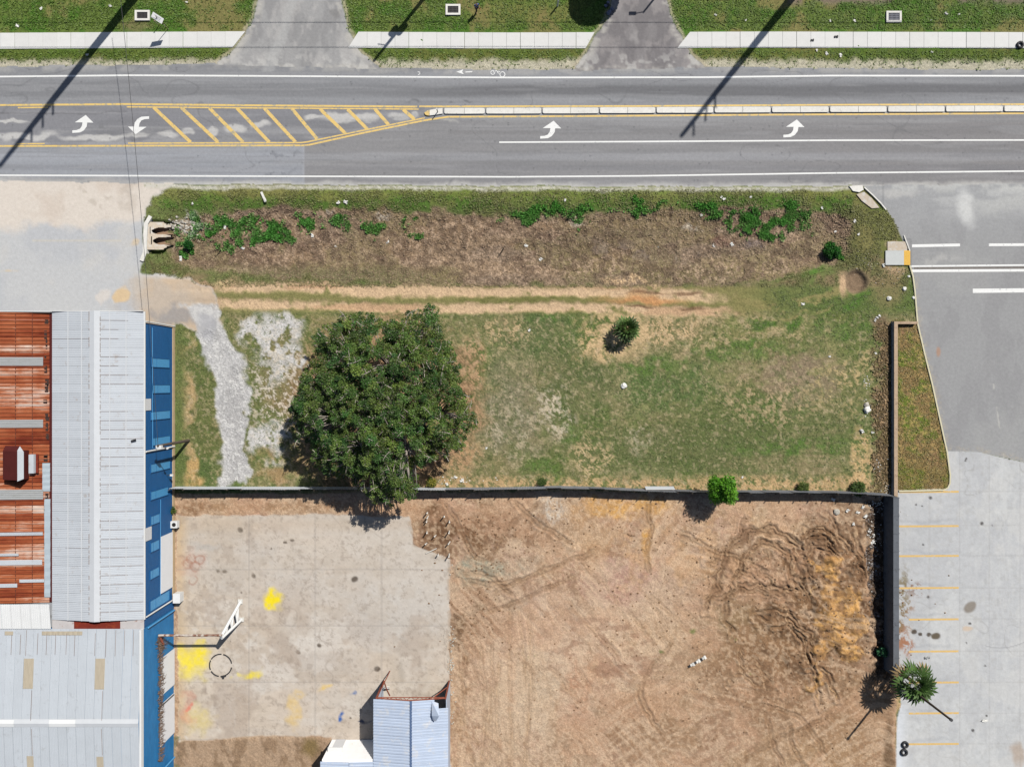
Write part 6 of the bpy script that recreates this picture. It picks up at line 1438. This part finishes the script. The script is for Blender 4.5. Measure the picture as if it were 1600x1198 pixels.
for px, py, l, lb in ((1306, 58, .30, 'larger black scrap on the right sidewalk'), (1269, 63.5, .22, 'smaller black scrap on the right sidewalk')):
    t = thing('rubber_scrap', P(px, py, .055), lb, 'scrap'); mb = MB(); mb.box((-.1, 0, .05), (l * .6, .2, .08)); mb.box((l * .5, .02, .05), (l * .5, .24, .1)); mb.build('scrap', M['black'], t)
# pile of odds and ends by the second driveway
t = thing('rubbish_pile', P(951, 13, 0), 'heap of grey and dark rubbish bags at the edge of the second driveway', 'rubbish')
bagm = mat('grey_blue_bag', A(118, 124, 150), .6, .3, 3)
for k in range(9):
    bm = bmesh.new(); bmesh.ops.create_icosphere(bm, subdivisions=2, radius=random.uniform(.14, .3))
    for v in bm.verts: v.co *= random.uniform(.75, 1.2); v.co.z *= .7
    me = bpy.data.meshes.new('bag'); bm.to_mesh(me); bm.free(); me.materials.append(random.choice([bagm, M['black'], bagm])); link('bag', me, t, (random.uniform(-.35, .35), random.uniform(-.7, .7), .15))

# person walking on the verge
pr = thing('person', P(745.5, 18.5, 0.03), 'person in a blue shirt and dark trousers walking on the verge grass', 'person', None, math.radians(200))
def skinmesh(name, vs, es, rs, m, sub=2):
    me = bpy.data.meshes.new(name); me.from_pydata(vs, es, []); me.update(); me.materials.append(m)
    o = link(name, me, pr); o.modifiers.new('skin', 'SKIN').use_smooth_shade = True; s = o.modifiers.new('sub', 'SUBSURF'); s.levels = sub; s.render_levels = sub
    for i, r in enumerate(rs): me.skin_vertices[0].data[i].radius = (r if isinstance(r, tuple) else (r, r))
    for d in me.skin_vertices[0].data: d.use_root = False
    me.skin_vertices[0].data[0].use_root = True
    return o
V_ = [(0, 0, .95), (0, .0, 1.15), (0, .01, 1.38), (0, .01, 1.50), (0, .03, 1.60), (0, .035, 1.72),
      (.20, 0, 1.42), (.25, -.06, 1.14), (.24, .10, .93), (.235, .15, .85), (-.20, 0, 1.42), (-.26, .02, 1.15), (-.26, .16, 1.0), (-.25, .24, .95),
      (.10, .02, .90), (.11, .18, .50), (.11, .10, .09), (.11, .24, .04), (-.10, -.02, .90), (-.11, -.06, .50), (-.11, -.26, .10), (-.11, -.14, .04)]
E_ = [(0, 1), (1, 2), (2, 3), (3, 4), (4, 5), (2, 6), (6, 7), (7, 8), (8, 9), (2, 10), (10, 11), (11, 12), (12, 13), (0, 14), (14, 15), (15, 16), (16, 17), (0, 18), (18, 19), (19, 20), (20, 21)]
R_ = [(.14, .10), (.13, .095), (.15, .10), .055, (.085, .10), (.075, .09), .058, .043, .035, .03, .058, .043, .035, .03, .08, .058, .042, .038, .08, .058, .042, .038]
def skin_safe():
    skinmesh('body', V_, E_, R_, M['skin'])
    skinmesh('shirt', [(0, 0, .93), (0, 0, 1.15), (0, .01, 1.37), (.205, 0, 1.42), (.245, -.05, 1.2), (-.205, 0, 1.42), (-.255, .02, 1.2), (0, .01, 1.47)], [(0, 1), (1, 2), (2, 3), (3, 4), (2, 5), (5, 6), (2, 7)], [(.165, .125), (.155, .115), (.17, .12), .075, .06, .075, .06, .07], M['shirt'])
    skinmesh('trousers', [(0, 0, .96), (.10, .02, .88), (.11, .18, .50), (.11, .11, .12), (-.10, -.02, .88), (-.11, -.06, .50), (-.11, -.25, .13)], [(0, 1), (1, 2), (2, 3), (0, 4), (4, 5), (5, 6)], [(.155, .12), .10, .075, .06, .10, .075, .06], M['trouser'])
    skinmesh('hair', [(0, .015, 1.70), (0, .01, 1.76)], [(0, 1)], [(.09, .10), (.07, .085)], M['hair'])
    skinmesh('bag', [(-.27, .24, .93), (-.28, .26, .78)], [(0, 1)], [.05, .09], M['red'])
skin_safe()

# ------------------------------------------------------------------ pipe stubs, litter, stones, scraps
stubs = [(669, 806), (694, 806), (667, 813), (702, 813), (667, 830), (702, 829), (681, 836), (667, 848), (703, 846), (685, 865), (702, 865), (668, 800)]
sm1 = MB(); sm1.tube([(0, 0, -.15), (0, 0, .75)], .07, 8); sm1 = sm1.mesh('pipe', M['pipewhite']); sm2 = MB(); sm2.tube([(0, 0, .75), (0, 0, .79)], .085, 8); sm2 = sm2.mesh('pipe_cap', M['pipewhite'])
for i, (x, y) in enumerate(stubs):
    t = thing('pipe_stub', P(x, y, 0), 'short white pipe stub standing in the brown soil at the corner of the pad', 'pipe', 'white pipe stubs by the pad corner'); t.rotation_euler = (random.uniform(-.15, .15), random.uniform(-.15, .15), 0)
    link('pipe', sm1, t); link('pipe_cap', sm2, t); t.scale = (1, 1, random.uniform(.8, 1.25))
mb = MB(); mb.tube([(-.6, -.28, .08), (0, 0, .1), (.6, .28, .09)], .05, 6); o = mb.build('fallen_pipe', M['pipewhite'], None, P(674, 860, .02)); tag(o, 'long white pipe lying flat among the pipe stubs', 'pipe')
def scrap_mesh(s, seed):
    r = random.Random(seed); mb = MB(); n = 5; vs = []
    for j in range(n):
        for i in range(n): vs.append(((i / (n - 1) - .5) * s + r.uniform(-.15, .15) * s, (j / (n - 1) - .5) * s * .7 + r.uniform(-.12, .12) * s, .04 + r.uniform(0, .3) * s))
    mb.add(vs, [(j * n + i, j * n + i + 1, (j + 1) * n + i + 1, (j + 1) * n + i) for j in range(n - 1) for i in range(n - 1)]); return mb.mesh('paper_scrap', M['litter'])
scr = [scrap_mesh(.32, k) for k in range(5)]
def zat(px, py): return float(Z[int(np.clip((py - gy[0]) / STEP, 0, NY - 1)), int(np.clip((px - gx[0]) / STEP, 0, NX - 1))])
def litter(pts, label, group, s=1.0):
    for x, y in pts:
        o = link('paper_scrap', random.choice(scr), None, P(x, y, zat(x, y))); o.rotation_euler = (0, 0, random.uniform(0, 6)); k = s * random.uniform(.7, 1.3); o.scale = (k, k, k); tag(o, label, 'litter', group)
litter([(65, 14), (173, 10), (1297, 33), (1335, 33), (1478, 22), (1498, 23), (1118, 24), (1165, 32), (292, 4), (28, 41), (1455, 33)], 'scrap of white litter in the grass above the sidewalk', 'litter on the upper verge')
litter([(1276, 79), (1291, 84.5), (1313, 87), (1456, 82), (137, 86)], 'scrap of white litter in the grass strip between sidewalk and road', 'litter on the lower verge')
litter([(301, 318), (488, 368), (529, 317), (540, 316), (883, 313), (1127, 308), (1131, 311), (1173, 308), (606, 378), (845, 405), (1029, 385), (1115, 384), (1143, 382), (1305, 362), (1335, 346), (1341, 366), (380, 388), (1284, 325), (822, 384), (525, 385), (1095, 336)], 'scrap of white litter in the drainage ditch', 'litter in the ditch', 1.1)
litter([(1254, 475), (1296, 557), (1368, 552), (1370, 496), (1367, 500), (1374, 493), (1346, 673), (827, 516), (1160, 745), (712, 745), (722, 750), (698, 756), (1363, 675), (990, 520), (760, 700), (1380, 415)], 'scrap of white litter in the rough field', 'litter in the field', 1.1)
litter([(1301, 780), (1324, 797), (1340, 800), (1352, 806), (1358, 830), (1363, 846), (1333, 818), (1348, 792)], 'scrap of white litter in the corner of the dirt lot', 'litter in the dirt lot', 1.2)
def rock(px, py, s, label, m, name='rock', cat='rock', seed=0, group=None, zz=None):
    r = random.Random(seed); bm = bmesh.new(); bmesh.ops.create_icosphere(bm, subdivisions=2, radius=s)
    for v in bm.verts: v.co *= r.uniform(.8, 1.18); v.co.z *= .6
    me = bpy.data.meshes.new(name); bm.to_mesh(me); bm.free(); me.materials.append(m)
    o = link(name, me, None, P(px, py, (zat(px, py) if zz is None else zz) + s * .25)); tag(o, label, cat, group)
rock(1389, 466, .27, 'large pale rock in the grass left of the side road kerb', M['litter'], seed=1); rock(1413, 451, .24, 'pale rock near the bend of the side road kerb', M['litter'], seed=2)
rock(975, 603, .33, 'white rock lying alone in the middle of the field', M['litter'], seed=3); rock(1307, 799, .36, 'pale broken lump in the upper right corner of the dirt lot', M['stone'], seed=4)
rock(1355, 640, .4, 'upper white rubble lump in the brush by the low wall', M['litter'], seed=5); rock(1354, 632, .3, 'lower white rubble lump in the brush by the low wall', M['stone'], seed=6)
rock(1420, 432, .16, 'upper small stone on the side road kerb', M['litter'], seed=7); rock(1427, 465, .17, 'lower small stone on the side road kerb', M['litter'], seed=8)
# loose rubble that nobody could count
def rubble(name, regions, m, smin, smax, seed):
    r = random.Random(seed); mb = MB()
    for cx, cy, rx, ry, n in regions:
        for k in range(n):
            x = r.gauss(cx, rx * .5); y = r.gauss(cy, ry * .5); s = r.uniform(smin, smax); c = P(x, y, zat(x, y)); a = r.uniform(0, 6)
            vs = []
            for i in range(6): b = a + i * PI / 3; q = s * r.uniform(.6, 1.1); vs.append((c.x + q * math.cos(b), c.y + q * math.sin(b) * .75, c.z + r.uniform(-.02, .05)))
            for i in range(3): b = a + i * 2 * PI / 3; q = s * .45; vs.append((c.x + q * math.cos(b), c.y + q * math.sin(b), c.z + s * r.uniform(.4, .8)))
            mb.add(vs, [(0, 1, 6), (1, 2, 7, 6), (2, 3, 7), (3, 4, 8, 7), (4, 5, 8), (5, 0, 6, 8), (6, 7, 8)])
    o = mb.build(name, m); o['kind'] = 'stuff'
rubble('culvert_rubble', [(280, 350, 20, 14, 60), (296, 358, 14, 12, 40), (270, 346, 10, 8, 16)], M['stone'], .08, .26, 3)
rubble('broken_concrete', [(1386, 764, 9, 9, 50), (1372, 730, 9, 10, 24), (1354, 600, 5, 10, 16), (1356, 636, 6, 12, 22), (720, 750, 50, 6, 30), (1375, 790, 22, 14, 60), (1362, 835, 8, 26, 40), (1388, 900, 4, 120, 90), (1375, 860, 20, 60, 50)], M['litter'], .04, .12, 5)
rubble('soil_clods', [(1290, 940, 120, 160, 420), (1120, 870, 120, 100, 160), (760, 850, 90, 60, 160), (1250, 1060, 160, 120, 200), (740, 960, 50, 60, 90), (1000, 1000, 260, 180, 200), (900, 830, 220, 50, 120)], mat('soil_clod', A(146, 114, 86), .95, .25, 2), .04, .16, 7)
rubble('pad_edge_rubble', [(705, 1020, 5, 60, 26), (706, 1110, 5, 70, 20), (700, 1000, 10, 16, 26), (703, 890, 6, 16, 10), (704, 1040, 6, 16, 24)], M['stone'], .04, .14, 9)
rubble('bed_rubble', [(1328, 405, 14, 7, 40), (1350, 412, 20, 12, 24), (1388, 430, 30, 30, 24)], M['stone'], .04, .1, 13)
# torn striped strip lying on the dirt
t = thing('torn_banner', P(1089, 1033, .05), 'torn black and white plastic strip lying on the bare dirt', 'plastic strip', None, math.radians(30))
for i in range(9):
    mb = MB(); w = random.uniform(.22, .42)
    mb.add([(-1.1 + i * .25, -w / 2, .05 + random.uniform(0, .12)), (-.87 + i * .25, -w / 2 + random.uniform(-.05, .05), .05 + random.uniform(0, .12)), (-.87 + i * .25, w / 2, .06 + random.uniform(0, .12)), (-1.1 + i * .25, w / 2 + random.uniform(-.05, .05), .06)], [(0, 1, 2, 3)])
    mb.build('strip_piece', M['litter'] if i % 3 else M['black'], t)
for px, py, lb in ((1449, 1027, 'grey tangled scrap by the palm on the parking slabs'),):
    t = thing('tangled_scrap', P(px, py, .0), lb, 'scrap'); mb = MB()
    for k in range(4): mb.tube([(random.uniform(-.3, .3), random.uniform(-.2, .2), .05), (random.uniform(-.3, .3), random.uniform(-.2, .2), .15), (random.uniform(-.4, .4), random.uniform(-.2, .2), .05)], .05, 5)
    mb.build('scrap', M['greypanel'], t)
o = link('paper_scrap', scr[0], None, P(1538, 1125, 0)); o.scale = (2, 1.2, 1); tag(o, 'crumpled white paper on the parking slabs right of the dark pole', 'litter')
for px, py, a, l, lb, m in ((412, 308, -1.15, 1.2, 'white broken board in the grass at the left of the ditch', M['litter']), (283, 404, 1.5, .55, 'small white tube standing in the dry ditch bank', M['litter']), (352, 355, 1.4, .45, 'white bottle among the ditch weeds', M['litter'])):
    t = thing('white_debris', P(px, py, zat(px, py) + .06), lb, 'debris', None, a); mb = MB(); mb.box((0, 0, .06), (l, .24, .08)); mb.box((l * .3, .06, .12), (l * .3, .2, .05)); mb.build('piece', m, t)
# bare sticks in the ditch
for px, py, h, tx, ty, lb in ((345, 392, 1.6, .2, .3, 'thin dark stake in the ditch near the culvert weeds'), (782, 396, 1.5, .5, .5, 'thin bare stick leaning in the middle of the ditch bed'), (890, 338, 1.4, .3, .4, 'thin dark stick leaning by the pale patch on the ditch bank')):
    t = thing('bare_stick', P(px, py, zat(px, py)), lb, 'stick'); mb = MB(); mb.tube([(0, 0, -.1), (tx * .5, ty * .5, h * .5), (tx, ty, h)], [.06, .05, .03], 6); mb.build('stem', M['wood'], t); mb = MB(); mb.tube([(tx * .5, ty * .5, h * .5), (tx * .5 + .3, ty * .5 - .1, h * .75)], [.03, .015], 5); mb.build('twig', M['wood'], t)
